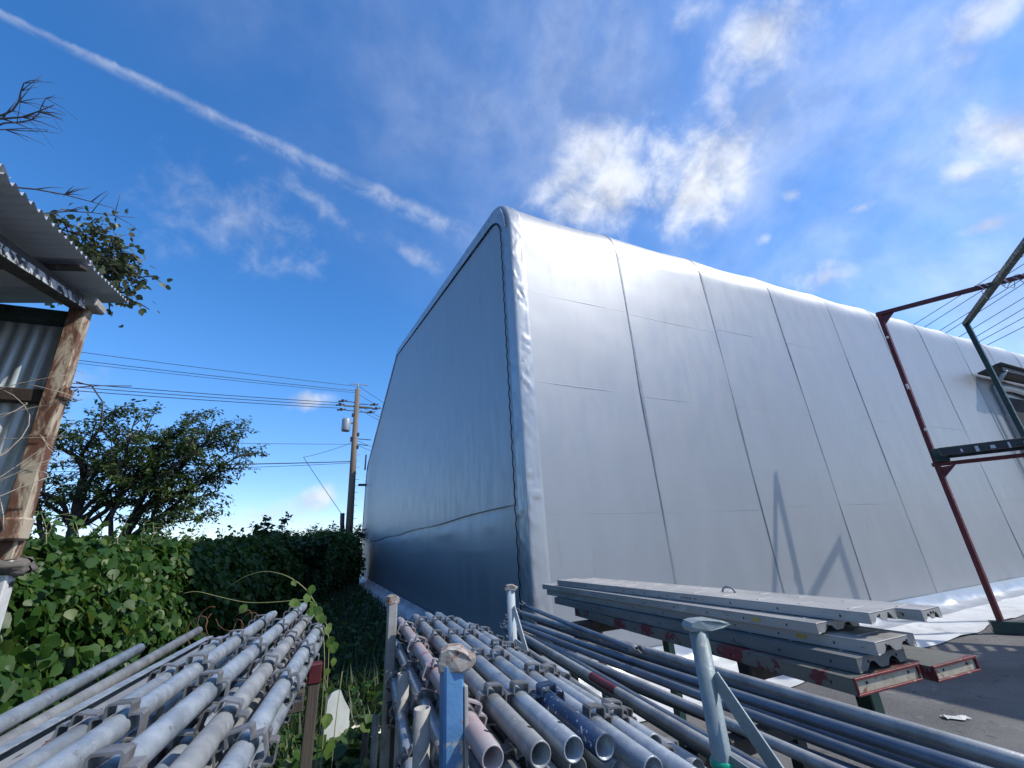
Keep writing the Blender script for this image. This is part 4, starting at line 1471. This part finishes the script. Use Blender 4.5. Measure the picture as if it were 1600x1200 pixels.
# dry vine stems over the shed wall and post
dv = thing('dry_vine', 'dead pale vine stems tangled over the rusty shed post', 'vine', (-1.42, 3.0, 0))
for k in range(20):
    x = rnd.uniform(-1.95, -1.42)
    z = rnd.uniform(1.65, 2.35)
    pts = []
    dx, dz = rnd.uniform(-.05, .09), rnd.uniform(.03, .10)
    cv = rnd.uniform(-.022, .022)
    yb = 2.94 - rnd.uniform(0, .06)
    for i in range(9):
        pts.append((x, yb - .03 * math.sin(i * .5 + k), z))
        x += dx
        z += dz
        dx += cv
        dz -= .012 * rnd.random()
        if x > -1.36:
            dx = -abs(dx) * .6
    child(MB().tube(pts, [.0032 * (1 - .08 * i) for i in range(9)], 5), 'stem', 'dry_vine', dv)
child(MB().tube([(-1.40, 2.99, 2.60), (-1.33, 3.0, 2.585), (-1.27, 3.02, 2.50), (-1.25, 3.03, 2.40), (-1.25, 3.03, 2.33)], .004, 5), 'stem', 'twig', dv)
child(MB().tube([(-1.42, 2.99, 2.56), (-1.30, 3.0, 2.59), (-1.16, 3.02, 2.61)], .003, 5), 'stem', 'twig', dv)


# ================================================================== TREES
def limb(mb, pts, r0, r1, n=7):
    k = len(pts)
    mb.tube(pts, [r0 + (r1 - r0) * i / (k - 1) for i in range(k)], n)


def bend(p, q, k=6, w=.12, seed=0):
    p, q = Vector(p), Vector(q)
    d = q - p
    out = []
    for i in range(k + 1):
        t = i / k
        out.append(p + d * t + Vector((math.sin(t * 5 + seed), math.cos(t * 4 + seed * 2), math.sin(t * 3.3 + seed * .7))) * w * math.sin(math.pi * t) + Vector((0, 0, .12 * d.length * math.sin(math.pi * t) * .4)))
    return out


def broadleaf(name, label, base, trunk_top, limbs, twig_len, per_limb, leaves_per, size, m, cat='tree', r=.12, shape='oval', group=None, droop=.5, seed=1, spread=.9):
    t = thing(name, label, cat, base, group)
    rr = random.Random(seed)
    b = Vector(base)
    mb = MB()
    tp = bend(base, trunk_top, 6, .06, seed)
    limb(mb, tp, r, r * .62, 9)
    ends = []
    tw = MB()
    for k, (st_, en) in enumerate(limbs):
        s0 = Vector(tp[int(st_ * 6)]) if isinstance(st_, float) else Vector(st_)
        pts = bend(s0, en, 7, .14, seed + k * 1.7)
        limb(mb, pts, r * .5, r * .10, 6)
        for j in range(per_limb):
            f = .25 + .75 * rr.random() ** .8
            q = pts[min(7, int(f * 7))].lerp(pts[min(7, int(f * 7) + 1)], f * 7 % 1)
            d = Vector((rr.gauss(0, 1) * spread, rr.gauss(0, 1) * spread, rr.gauss(.15, .45)))
            d.normalize()
            d += (Vector(en) - s0).normalized() * .5
            ln = twig_len * rr.uniform(.45, 1.15)
            e = q + d.normalized() * ln
            tpts = [q, q.lerp(e, .35) + Vector((0, 0, .05 * ln)), q.lerp(e, .7) + Vector((0, 0, .05 * ln)), e + Vector((0, 0, -.06 * ln))]
            tw.tube(tpts, [r * .09 + .003, r * .06 + .003, .005, .003], 4, cap=False)
            ends.append(tpts)
    mb.v = [tuple(Vector(v) - b) for v in mb.v]
    mb.build('trunk', 'bark', t)
    tw.v = [tuple(Vector(v) - b) for v in tw.v]
    tw.build('twigs', 'bark', t)['kind'] = 'stuff'
    P, N_, Up, S = [], [], [], []
    for tp_ in ends:
        for _ in range(leaves_per):
            f = rr.uniform(.25, 1.05) * 3
            i = min(2, int(f))
            q = tp_[i].lerp(tp_[i + 1], f - i)
            off = Vector((rr.gauss(0, 1), rr.gauss(0, 1), rr.gauss(0, .7))) * .045
            P.append(q + off)
            dirv = (tp_[3] - tp_[0]).normalized() * .6 + Vector((rr.gauss(0, .7), rr.gauss(0, .7), rr.gauss(-droop, .35)))
            Up.append(dirv)
            N_.append((rr.gauss(0, .6), rr.gauss(0, .6), 1))
            S.append(size * rr.uniform(.65, 1.25))
    o = leaf_cloud('crown', P, N_, Up, S, m, t, shape, loc=base)
    return t


def tree_limbs(tt, ctr, rad, n, seed):
    rr = random.Random(seed)
    out = []
    for k in range(n):
        an = 2 * math.pi * k / n + rr.uniform(-.35, .35)
        el = rr.uniform(-.35, .95)
        e = Vector((ctr[0] + rad[0] * math.cos(an) * math.cos(el * .9), ctr[1] + rad[1] * math.sin(an) * math.cos(el * .9), ctr[2] + rad[2] * math.sin(el)))
        out.append((rr.choice([.5, .67, .83, 1.0]), e))
    return out


broadleaf('broadleaf_tree', 'upright dark cherry-like tree with an open crown, beside the shed post', (-4.55, 11.2, 0), (-4.62, 11.2, 3.3),
          tree_limbs(None, (-4.55, 11.2, 3.55), (1.25, 1.2, 1.15), 13, 3) + [(.67, Vector((-3.4, 10.8, 3.4))), (.83, Vector((-4.0, 11, 4.5)))], .80, 20, 34, .095, 'cherry', r=.11, seed=5)
broadleaf('broadleaf_tree', 'dark cherry-like tree leaning towards the utility pole, with long arching limbs', (-3.95, 10.9, 0), (-3.55, 10.9, 2.55),
          [(1.0, Vector((-2.95, 10.8, 4.55))), (1.0, Vector((-2.45, 10.7, 4.45))), (.83, Vector((-2.05, 10.9, 3.95))), (1.0, Vector((-1.95, 10.6, 3.45))), (.83, Vector((-2.25, 11.2, 3.05))), (.83, Vector((-2.55, 10.4, 2.75))),
           (1.0, Vector((-3.35, 11.0, 4.35))), (.83, Vector((-3.0, 11.6, 3.9))), (1.0, Vector((-2.7, 10.2, 3.9))), (.67, Vector((-3.0, 10.6, 3.1))), (1.0, Vector((-2.3, 11.3, 4.3))), (.83, Vector((-2.35, 10.6, 2.45))), (.67, Vector((-3.9, 10.5, 3.6))), (1.0, Vector((-1.75, 10.9, 3.85)))],
          .66, 21, 36, .090, 'cherry', r=.10, seed=9)
GT = 'bushes behind the vine hedge'
for k, (x, y, z, s_, lab) in enumerate([(-4.9, 9.6, 2.25, 1.0, 'dark leafy bush under the upright cherry-like tree'), (-3.4, 9.6, 2.1, .9, 'dark leafy bush under the leaning cherry-like tree'), (-1.15, 14.2, 2.75, .8, 'pointed dark shrub rising above the hedge near the utility pole'),
                                       (-.35, 15.5, 2.25, .8, 'round dark shrub at the hedge end before the tent'), (-6.2, 10.2, 2.4, 1.1, 'dark leafy bush half hidden by the rusty shed post')]):
    broadleaf('bush', lab, (x, y, 0), (x, y, z * .62), tree_limbs(None, (x, y, z * .72), (.75 * s_, .7 * s_, z * .27), 9, 40 + k), .36, 9, 22, .105, 'shrub', cat='bush', r=.05, shape='kudzu', group=GT, seed=60 + k)
for k, (x, y, z, lab) in enumerate([(1.0, 29, 3.3, 'olive green tree beyond the hedge at the foot of the utility pole'), (-1.2, 33, 3.2, 'olive green tree far behind the pointed shrub'), (-9.5, 36, 3.0, 'low distant tree seen between the cherry-like trees and the hedge'), (-15, 36, 3.4, 'low distant tree behind the upright cherry-like tree')]):
    broadleaf('distant_tree', lab, (x, y, 0), (x, y, z * .6), tree_limbs(None, (x, y, z * .74), (1.9, 1.5, z * .26), 10, 80 + k), .8, 10, 16, .20, 'roofvine', r=.10, group='distant trees', seed=90 + k)

# leafy vine over the shed roof, and the bare boughs above it
broadleaf('roof_vine', 'leafy branch hanging over the edge of the corrugated shed roof', (-3.3, 4.4, 0), (-2.75, 3.95, 3.95),
          [(1.0, Vector((-1.78, 3.62, 3.86))), (1.0, Vector((-1.66, 3.62, 3.72))), (1.0, Vector((-1.58, 3.66, 3.84))), (1.0, Vector((-1.50, 3.64, 3.70))), (1.0, Vector((-1.84, 3.60, 4.02))), (1.0, Vector((-1.56, 3.62, 3.58))), (1.0, Vector((-1.50, 3.60, 3.46))), (1.0, Vector((-1.70, 3.66, 3.92)))],
          .20, 19, 9, .046, 'roofvine', cat='vine', r=.022, seed=21, shape='kudzu')
bb = thing('bare_branch', 'bare twiggy bough reaching over the shed roof against the sky', 'branch', (-2.9, 3.4, 0))
mb = MB()
mb.tube(bend((-2.9, 3.4, 0), (-2.7, 3.2, 4.2), 6, .05, 2), [.06, .055, .05, .045, .04, .035, .03], 7)
child(mb, 'stem', 'twig', bb)
for (p, q, r0) in [((-2.7, 3.2, 4.2), (-1.93, 2.86, 4.48), .012), ((-2.3, 3.05, 4.42), (-2.0, 2.80, 4.60), .007), ((-2.7, 3.2, 4.1), (-1.96, 2.95, 4.33), .008), ((-2.6, 3.2, 3.9), (-1.70, 3.35, 4.12), .010), ((-2.4, 3.4, 3.8), (-1.66, 3.55, 4.22), .008), ((-2.3, 3.1, 4.4), (-1.95, 2.86, 4.56), .006)]:
    pts = bend(p, q, 7, .035, r0 * 900)
    br = child(MB().tube(pts, [r0 * (1 - .11 * i) for i in range(8)], 5), 'bough', 'twig', bb)
    for j in range(9):
        i = rnd.randint(2, 6)
        d = Vector((rnd.uniform(.2, 1), rnd.uniform(-.6, .3), rnd.uniform(-.7, .8))).normalized() * rnd.uniform(.08, .24)
        m2 = MB().tube([pts[i], pts[i] + d * .5 + Vector((0, 0, .012)), pts[i] + d], [r0 * .4, r0 * .25, .001], 4)
        m2.v = [tuple(Vector(v) - Vector(bb.location)) for v in m2.v]
        m2.build('twig', 'twig', br)
P, N_, Up = [], [], []
for k in range(26):
    P.append((rnd.uniform(-2.0, -1.62), rnd.uniform(3.3, 3.6), rnd.uniform(3.95, 4.25)))
    N_.append((rnd.gauss(0, 1), -1, rnd.gauss(0, .5)))
    Up.append((rnd.gauss(0, .5), rnd.gauss(0, .3), -1))
leaf_cloud('dry_leaf_tuft', P, N_, Up, .05, 'roofvine', bb, 'oval', loc=bb.location)['kind'] = 'stuff'


# ================================================================== VINE HEDGE
HPATH = [(-2.35, 1.6), (-2.40, 3.2), (-2.45, 5.0), (-2.35, 7.0), (-2.15, 9.0), (-1.85, 11.5), (-1.45, 14.0), (-.85, 17.0), (-.1, 20.0), (.7, 23.0), (1.3, 26.0)]
HTOP = [1.72, 1.76, 1.80, 1.82, 1.90, 2.02, 2.12, 2.22, 2.35, 2.5, 2.6]


def hpath(t):
    f = t * (len(HPATH) - 1)
    i = min(len(HPATH) - 2, int(f))
    a = f - i
    x = HPATH[i][0] + (HPATH[i + 1][0] - HPATH[i][0]) * a
    y = HPATH[i][1] + (HPATH[i + 1][1] - HPATH[i][1]) * a
    h = HTOP[i] + (HTOP[i + 1] - HTOP[i]) * a
    tx, ty = HPATH[i + 1][0] - HPATH[i][0], HPATH[i + 1][1] - HPATH[i][1]
    l_ = math.hypot(tx, ty)
    return x, y, h, tx / l_, ty / l_


def hsurf(t, phi, grow=1.0):
    """phi 0 = front foot, pi/2 = crest, pi = back foot"""
    x, y, h, tx, ty = hpath(t)
    lump = 1 + .17 * fbm(y * 1.1, phi * 2.0, 3) + .09 * fbm(y * 3.1, phi * 4, 7)
    a = .78 * lump * grow * (1 - .18 * max(0.0, math.sin(phi)) ** 2)
    c, s_ = math.cos(phi), math.sin(phi)
    off = a * (abs(c) ** .7) * (1 if c > 0 else -1)
    z = h * (s_ ** .55 if s_ > 0 else 0) * (1 + .030 * fbm(y * 2.3, 0, 5) + .030 * fbm(y * .7, 1, 8)) * (.96 + .04 * lump) * (1 if grow >= 1 else .96)
    nx, ny = ty, -tx
    return Vector((x + nx * off, y + ny * off, z)), Vector((nx * c, ny * c, s_ + .15)).normalized()


hedge = thing('vine_hedge', 'dense hedge smothered in heart leaved green vine along the grass lane', 'hedge', (-2.4, 5.0, 0))
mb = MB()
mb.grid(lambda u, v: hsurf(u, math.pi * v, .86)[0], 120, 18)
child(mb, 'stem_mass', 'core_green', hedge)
P, N_, Up, S = [], [], [], []
NL = 30000
for k in range(NL):
    t = rnd.random() ** 1.25
    phi = rnd.uniform(.03, 2.2)
    p, n = hsurf(t, phi, rnd.uniform(.9, 1.10))
    j = Vector((rnd.gauss(0, .45), rnd.gauss(0, .45), rnd.gauss(.25, .4)))
    P.append(p + Vector((rnd.gauss(0, .03), rnd.gauss(0, .03), rnd.gauss(0, .03))))
    N_.append(n * .8 + j * 1.25)
    dn = Vector((rnd.gauss(0, .55), rnd.gauss(0, .55), -1)) + n * .45
    Up.append(dn)
    S.append(rnd.choice((rnd.uniform(.03, .06), rnd.uniform(.05, .085), rnd.uniform(.08, .115))) * (1 + .7 * t))
lf = leaf_cloud('leaf_mass', P, N_, Up, S, 'kudzu', hedge, 'kudzu', loc=hedge.location)
lf['kind'] = 'stuff'
# upstanding shoots on the crest
P, N_, Up, S = [], [], [], []
sh = MB()
for k in range(210):
    t = rnd.random() ** 1.3
    p, n = hsurf(t, math.pi / 2 + rnd.uniform(-.35, .35), 1.0)
    d = Vector((rnd.gauss(0, .35), rnd.gauss(0, .35), 1)).normalized() * rnd.uniform(.06, .34)
    pts = [p - d * .2, p + d * .5 + Vector((rnd.gauss(0, .02), 0, 0)), p + d, p + d * 1.15 + Vector((rnd.gauss(0, .06), rnd.gauss(0, .06), -.02))]
    sh.tube(pts, [.005, .004, .003, .002], 4)
    for i in range(7):
        f = i / 6
        P.append(pts[0].lerp(pts[2], f) + Vector((rnd.gauss(0, .02), rnd.gauss(0, .02), 0)))
        N_.append((rnd.gauss(0, .6), rnd.gauss(0, .6), 1))
        Up.append((rnd.gauss(0, 1), rnd.gauss(0, 1), -.4))
        S.append(rnd.uniform(.03, .085))
child(sh, 'shoots', 'green_tendril', hedge)['kind'] = 'stuff'
lf = leaf_cloud('shoot_leaves', P, N_, Up, S, 'kudzu', hedge, 'kudzu', loc=hedge.location)
lf['kind'] = 'stuff'
# the nearest, largest leaves one by one
LM = []
for k in range(6):
    me = bpy.data.meshes.new('leaf')
    V = LEAF_KUDZU.copy()
    V[:, 0] *= rnd.uniform(.85, 1.1)
    V[:, 2] *= rnd.uniform(.8, 1.8)
    me.from_pydata([tuple(v) for v in V], [], FAC_KUDZU)
    at = me.attributes.new('tint', 'FLOAT', 'POINT')
    at.data.foreach_set('value', [k / 6.0] * len(V))
    me.materials.append(MATS['kudzu'])
    LM.append(me)


def leaf_obj(par, p, n, up, s_, name='leaf', meshes=None):
    o = link(name, (meshes or LM)[rnd.randrange(6)], par)
    y = Vector(up).normalized()
    z = Vector(n)
    z = (z - y * z.dot(y)).normalized()
    x = y.cross(z)
    m = Matrix((x * s_, y * s_, z * s_)).transposed().to_4x4()
    m.translation = Vector(p) - Vector(par.location)
    o.matrix_local = m
    return o


for k in range(280):
    t = rnd.uniform(.16, .44)
    phi = rnd.uniform(.25, 1.5)
    p, n = hsurf(t, phi, rnd.uniform(1.06, 1.16))
    leaf_obj(hedge, p, n + Vector((rnd.gauss(0, .3), rnd.gauss(0, .3), rnd.gauss(.35, .3))), Vector((rnd.gauss(0, .5), rnd.gauss(0, .5), -1)) + n * .55, rnd.uniform(.06, .105))

# ================================================================== WEEDS AND GRASS
P, N_, Up, S = [], [], [], []
for k in range(15000):
    y = 2.0 + 20 * rnd.random() ** 1.7
    hx = -1.75 if y < 9 else -1.75 + (y - 9) * .13
    x = rnd.uniform(hx, 1.75)
    if -.9 < x < .2 and y < 3.2:
        continue
    P.append((x, y, 0))
    a = rnd.uniform(0, 6.28)
    Up.append((math.cos(a) * .5, math.sin(a) * .5, 1))
    N_.append((math.cos(a + 3.14), math.sin(a + 3.14), .4))
    S.append(rnd.uniform(.16, .48))
tag(leaf_cloud('grass', P, N_, Up, S, 'weed', None, 'blade'), 'long dark grass filling the lane between hedge and tent', 'grass', kind='stuff')
P, N_, Up, S = [], [], [], []
for k in range(9000):
    if rnd.random() < .55:
        y = 1.7 + 16 * rnd.random() ** 1.8
        x = rnd.uniform(-1.75, 1.65)
    else:
        y = rnd.uniform(1.9, 4.6)
        x = rnd.uniform(-.12, .42)
    hgt = .12 + .28 * abs(fbm(x * 1.7, y * 1.3, 2)) + (.22 if (-.15 < x < .42 and 1.9 < y < 3.3) else 0)
    P.append((x, y, hgt * rnd.random() ** .6))
    N_.append((rnd.gauss(.2, .4), rnd.gauss(-.2, .4), 1))
    Up.append((rnd.gauss(0, 1), rnd.gauss(0, 1), rnd.gauss(-.2, .4)))
    S.append(rnd.uniform(.05, .11))
tag(leaf_cloud('ground_vine', P, N_, Up, S, 'kudzu', None, 'kudzu'), 'low leafy vine creeping over the ground between the racks and the hedge', 'vine', kind='stuff')

# vine climbing the end of the hedge-side pipes
cv = thing('climbing_vine', 'thin green vine with heart leaves curling over the far end of the hedge-side pipes', 'vine', (.02, 2.75, 0))
STEMS = [([(.06, 2.9, .2), (.08, 2.85, .7), (.07, 2.75, 1.1), (.02, 2.85, 1.30), (-.06, 2.85, 1.42), (-.17, 2.85, 1.50), (-.30, 3.0, 1.53), (-.42, 3.1, 1.50), (-.50, 3.15, 1.44)], .0035, 'green_tendril'),
         ([(.0, 2.9, 1.33), (-.06, 2.95, 1.36), (-.20, 3.05, 1.35), (-.38, 3.15, 1.35), (-.55, 3.2, 1.40), (-.66, 3.2, 1.44), (-.72, 3.2, 1.43)], .0028, 'green_tendril'),
         ([(.08, 2.5, .3), (.09, 2.55, .8), (.08, 2.6, 1.2), (.04, 2.7, 1.29)], .003, 'green_tendril'),
         ([(.10, 2.3, .2), (.12, 2.25, .6), (.115, 2.2, .95), (.13, 2.25, 1.12)], .003, 'green_tendril')]
for pts, r, m in STEMS:
    P2 = []
    for a, b in zip(pts, pts[1:]):
        for i in range(4):
            P2.append(Vector(a).lerp(Vector(b), i / 4))
    P2.append(Vector(pts[-1]))
    for it in range(3):
        P2 = [P2[0]] + [(P2[i - 1] + P2[i] * 2 + P2[i + 1]) / 4 for i in range(1, len(P2) - 1)] + [P2[-1]]
    child(MB().tube(P2, [r * (1 - .6 * i / len(P2)) for i in range(len(P2))], 5), 'stem', m, cv)
TLM = []
for me in LM:
    m2 = me.copy()
    m2.materials.clear()
    m2.materials.append(MATS['tendril_leaf'])
    TLM.append(m2)
for (x, y, z) in [(-.01, 2.78, 1.36), (.02, 2.70, 1.34), (-.05, 2.85, 1.40), (.05, 2.62, 1.30), (.06, 2.58, 1.26), (.075, 2.5, 1.22), (.09, 2.6, 1.18), (.08, 2.45, 1.10), (.10, 2.4, 1.04), (.10, 2.55, 1.12), (.02, 2.75, 1.31), (-.03, 2.8, 1.33),
                  (.09, 2.35, .95), (.11, 2.3, .85), (.10, 2.25, .75), (.13, 2.3, .66), (-.13, 2.95, 1.37), (-.10, 2.9, 1.36), (-.38, 3.14, 1.345), (.11, 2.2, .9), (.13, 2.15, .7), (.08, 2.65, 1.2), (.06, 2.7, 1.25), (-.14, 2.85, 1.47), (-.03, 2.84, 1.44)]:
    leaf_obj(cv, (x, y, z), (rnd.gauss(.2, .3), -1, rnd.gauss(.5, .3)), (rnd.gauss(0, .4), rnd.gauss(0, .3), -1), rnd.uniform(.035, .06), meshes=TLM)
wl = thing('rusty_wire', 'loops of thin rusty wire over the end of the steel channel', 'wire', (-.55, 2.9, 1.2))
for k in range(5):
    pts = []
    cx_, cz_ = -.60 + .05 * k, 1.27 + .03 * (k % 2)
    for i in range(12):
        a = i * .5 + k * 1.1
        pts.append((cx_ + .07 * math.cos(a) + .008 * i, 2.95 + .04 * k + .05 * math.sin(a * .7), cz_ + .065 * math.sin(a) - .004 * i))
    child(MB().tube(pts, .0016, 4), 'strand', 'red_tendril', wl)
for k in range(3):
    x = -.56 + .06 * k
    child(MB().tube([(x, 1.55 + .3 * k, 1.215), (x + .02, 1.58 + .3 * k, 1.235), (x + .05, 1.70 + .3 * k, 1.24)], .0015, 4), 'strand', 'red_tendril', wl)

# white boards and a foam block among the weeds
def board(w, h, t, cut):
    pts = [(-w / 2, 0), (w / 2, 0), (w / 2 - .01, h - cut), (w / 2 - cut * .5, h - cut * .45), (w / 2 - cut * .75, h), (-w / 2 + .02, h - .015), (-w / 2, h - .05)]
    n = len(pts)
    vs = [(x, -t / 2, z) for x, z in pts] + [(x, t / 2, z) for x, z in pts]
    fs = [tuple(range(n)), tuple(range(n, 2 * n))[::-1]] + [((i + 1) % n, i, n + i, n + (i + 1) % n) for i in range(n)]
    return MB().add(vs, fs)


o = board(.17, .74, .045, .12).build('white_board', 'white_board')
o.matrix_world = Matrix.Translation((.17, 3.55, -.02)) @ Matrix.Rotation(.10, 4, 'Y') @ Matrix.Rotation(.30, 4, 'Z') @ Matrix.Rotation(-.16, 4, 'X')
tag(o, 'white board with a broken corner leaning upright among the weeds', 'board')
o = board(.11, .58, .03, .05).build('white_board', 'white_board')
o.matrix_world = Matrix.Translation((.07, 3.66, -.02)) @ Matrix.Rotation(.34, 4, 'Y') @ Matrix.Rotation(.7, 4, 'Z')
tag(o, 'narrow grey white board slanting behind the wider white board', 'board')
mb = MB()
mb.grid(lambda u, v: Vector((math.cos(2 * math.pi * u) * .17 * min(1, 2.4 * math.sin(math.pi * v)), math.sin(2 * math.pi * u) * .14 * min(1, 2.4 * math.sin(math.pi * v)), -math.cos(math.pi * v) * .24)) * (1 + .10 * fbm(u * 9, v * 7, 2)), 24, 14)
o = mb.build('foam_block', 'foam_block')
o.location = (.325, 3.66, .22)
tag(o, 'crumbling cream foam block half buried in the weeds', 'block')

# ================================================================== UTILITY POLE AND WIRES
pole = thing('utility_pole', 'weathered utility pole with transformer and insulators by the tent corner', 'pole', (1.50, 30, 0))
PB_, PT_ = Vector((1.52, 30, 0)), Vector((1.20, 30, 12.7))
pax = (PT_ - PB_)
child(MB().tube([PB_, PB_ + pax * .5, PT_], [.25, .21, .16], 14), 'shaft', 'pole_wood', pole)


def pp(z, dx=0, dy=0):
    return PB_ + pax * (z / 12.7) + Vector((dx, dy, 0))


child(MB().bar(pp(13.05, -.55), pp(13.05, .75), .05, .05), 'top_bar', 'galv_dull', pole)
child(MB().tube([pp(12.6), pp(13.15)], .04, 8), 'top_spike', 'galv_dull', pole)
child(MB().bar(pp(11.35, -.9), pp(11.35, 1.1), .09, .09), 'crossarm', 'pole_wood', pole)
for k, (dx, dz) in enumerate(((-.95, 11.7), (-1.1, 11.4), (-1.0, 11.05), (1.2, 11.6), (1.35, 11.3), (1.0, 11.0))):
    mb = MB()
    p = pp(dz, dx)
    for i in range(3):
        mb.lathe([(.02, -.09 + .07 * i), (.10, -.07 + .07 * i), (.10, -.05 + .07 * i), (.03, -.03 + .07 * i)], p, 10)
    mb.tube([p + Vector((-.28, 0, -.06)), p + Vector((.28, 0, .06))], .055, 8)
    child(mb, 'insulator', 'insulator', pole)
    child(MB().tube([pp(dz - .05, 0), p], .03, 6), 'arm', 'insulator', pole)
tf = child(MB().lathe([(0, -.45), (.26, -.45), (.29, -.38), (.29, .38), (.24, .46), (.0, .48)], pp(9.95, -.62), 16), 'transformer', 'transformer_grey', pole)
child(MB().bar(pp(10.1, -.4), pp(10.1, 0), .08, .1), 'bracket', 'galv_dull', pole)
for k, z in enumerate((10.7, 9.3, 8.9, 8.4, 9.0)):
    child(MB().box(pp(z, .12 * (1 if k % 2 else -1)), (.34, .3, .22), bev=.03), 'fitting', 'insulator', pole)
for z, dx in ((9.0, 1.1), (8.6, .9)):
    child(MB().bar(pp(z, 0), pp(z - .05, dx), .05, .05), 'side_arm', 'insulator', pole)
for k in range(14):
    z = 2.4 + .42 * k
    child(MB().bar(pp(z, .12), pp(z, .42 if k % 2 else .30), .025, .025), 'step', 'galv_dull', pole)


def wire(p, q, sag, r, label, group=None):
    p, q = Vector(p), Vector(q)
    pts = [p.lerp(q, i / 20) - Vector((0, 0, sag * 4 * (i / 20) * (1 - i / 20))) for i in range(21)]
    mb = MB()
    mb.tube(pts, r, 5)
    o = mb.build('overhead_wire', 'wire')
    return tag(o, label, 'wire', group)


GW = 'overhead wires running to the utility pole'
for k, (za, zb, r, nm) in enumerate([(12.9, 12.6, .016, 'topmost'), (12.55, 11.9, .018, 'second highest'), (12.40, 11.7, .014, 'third highest')]):
    wire((1.2, 30, za), (-38, 22.5, zb), .4, r, nm + ' thin wire spanning the sky to the utility pole top')
for k, (za, zb, r, nm) in enumerate([(11.55, 10.2, .022, 'upper'), (11.35, 10.0, .022, 'middle'), (11.15, 9.8, .022, 'lower')]):
    wire((.2, 30, za), (-38, 22.5, zb), .45, r, nm + ' wire of the three ending at the dark insulators')
wire((1.3, 30, 8.6), (-38, 24, 7.6), .5, .014, 'thin wire below the pole transformer, upper of the two plain ones')
wire((1.3, 30, 7.4), (-38, 24, 5.9), .5, .030, 'thick cable low on the utility pole, sagging towards the trees')
wire((1.3, 30, 7.3), (-38, 24, 5.8), .7, .016, 'thin wire running just under the thick low cable')
wire((1.3, 30, 8.8), (-1.70, 29, 7.4), .1, .014, 'short slack wire from the pole to the guy joint')
wire((-1.70, 29, 7.4), (.95, 30, 3.9), .02, .018, 'guy wire slanting from the wire joint down to its sleeve')
for k, z in enumerate((12.9, 12.3, 11.5, 11.2, 8.6, 8.9)):
    wire((1.3, 30, z), (14, 46, z - .4 + .2 * k), .3, .016, 'wire leaving the utility pole behind the tent', GW)
mb = MB()
mb.tube([(1.10, 29.9, 2.6), (.98, 29.9, 3.4), (.95, 29.95, 4.0)], .14, 10)
tag(mb.build('guy_sleeve', 'insulator'), 'black sleeve on the guy wire beside the utility pole foot', 'sleeve')
GR = 'distant power lines over the tent roof'
WR = [((54.3, 16.9, 20.8), (55.2, 9.1, 23.2)), ((54.6, 16.5, 20.2), (55.4, 9.2, 22.6)), ((55.0, 16.2, 19.3), (55.8, 9.4, 21.6)), ((55.2, 16.0, 18.9), (55.9, 9.5, 21.2)), ((55.6, 15.4, 18.2), (56.2, 10.2, 20.0)), ((55.9, 15.0, 17.6), (56.4, 10.3, 19.2)), ((56.0, 15.0, 17.1), (56.6, 10.4, 18.5)), ((56.2, 14.8, 16.6), (56.8, 10.4, 17.8))]
for k, (p, q) in enumerate(WR):
    p, q = Vector(p), Vector(q)
    d = q - p
    wire(p - d * 4, q + d * 2.5, .0, .030, 'one of the distant power lines slanting above the tent roof', GR)
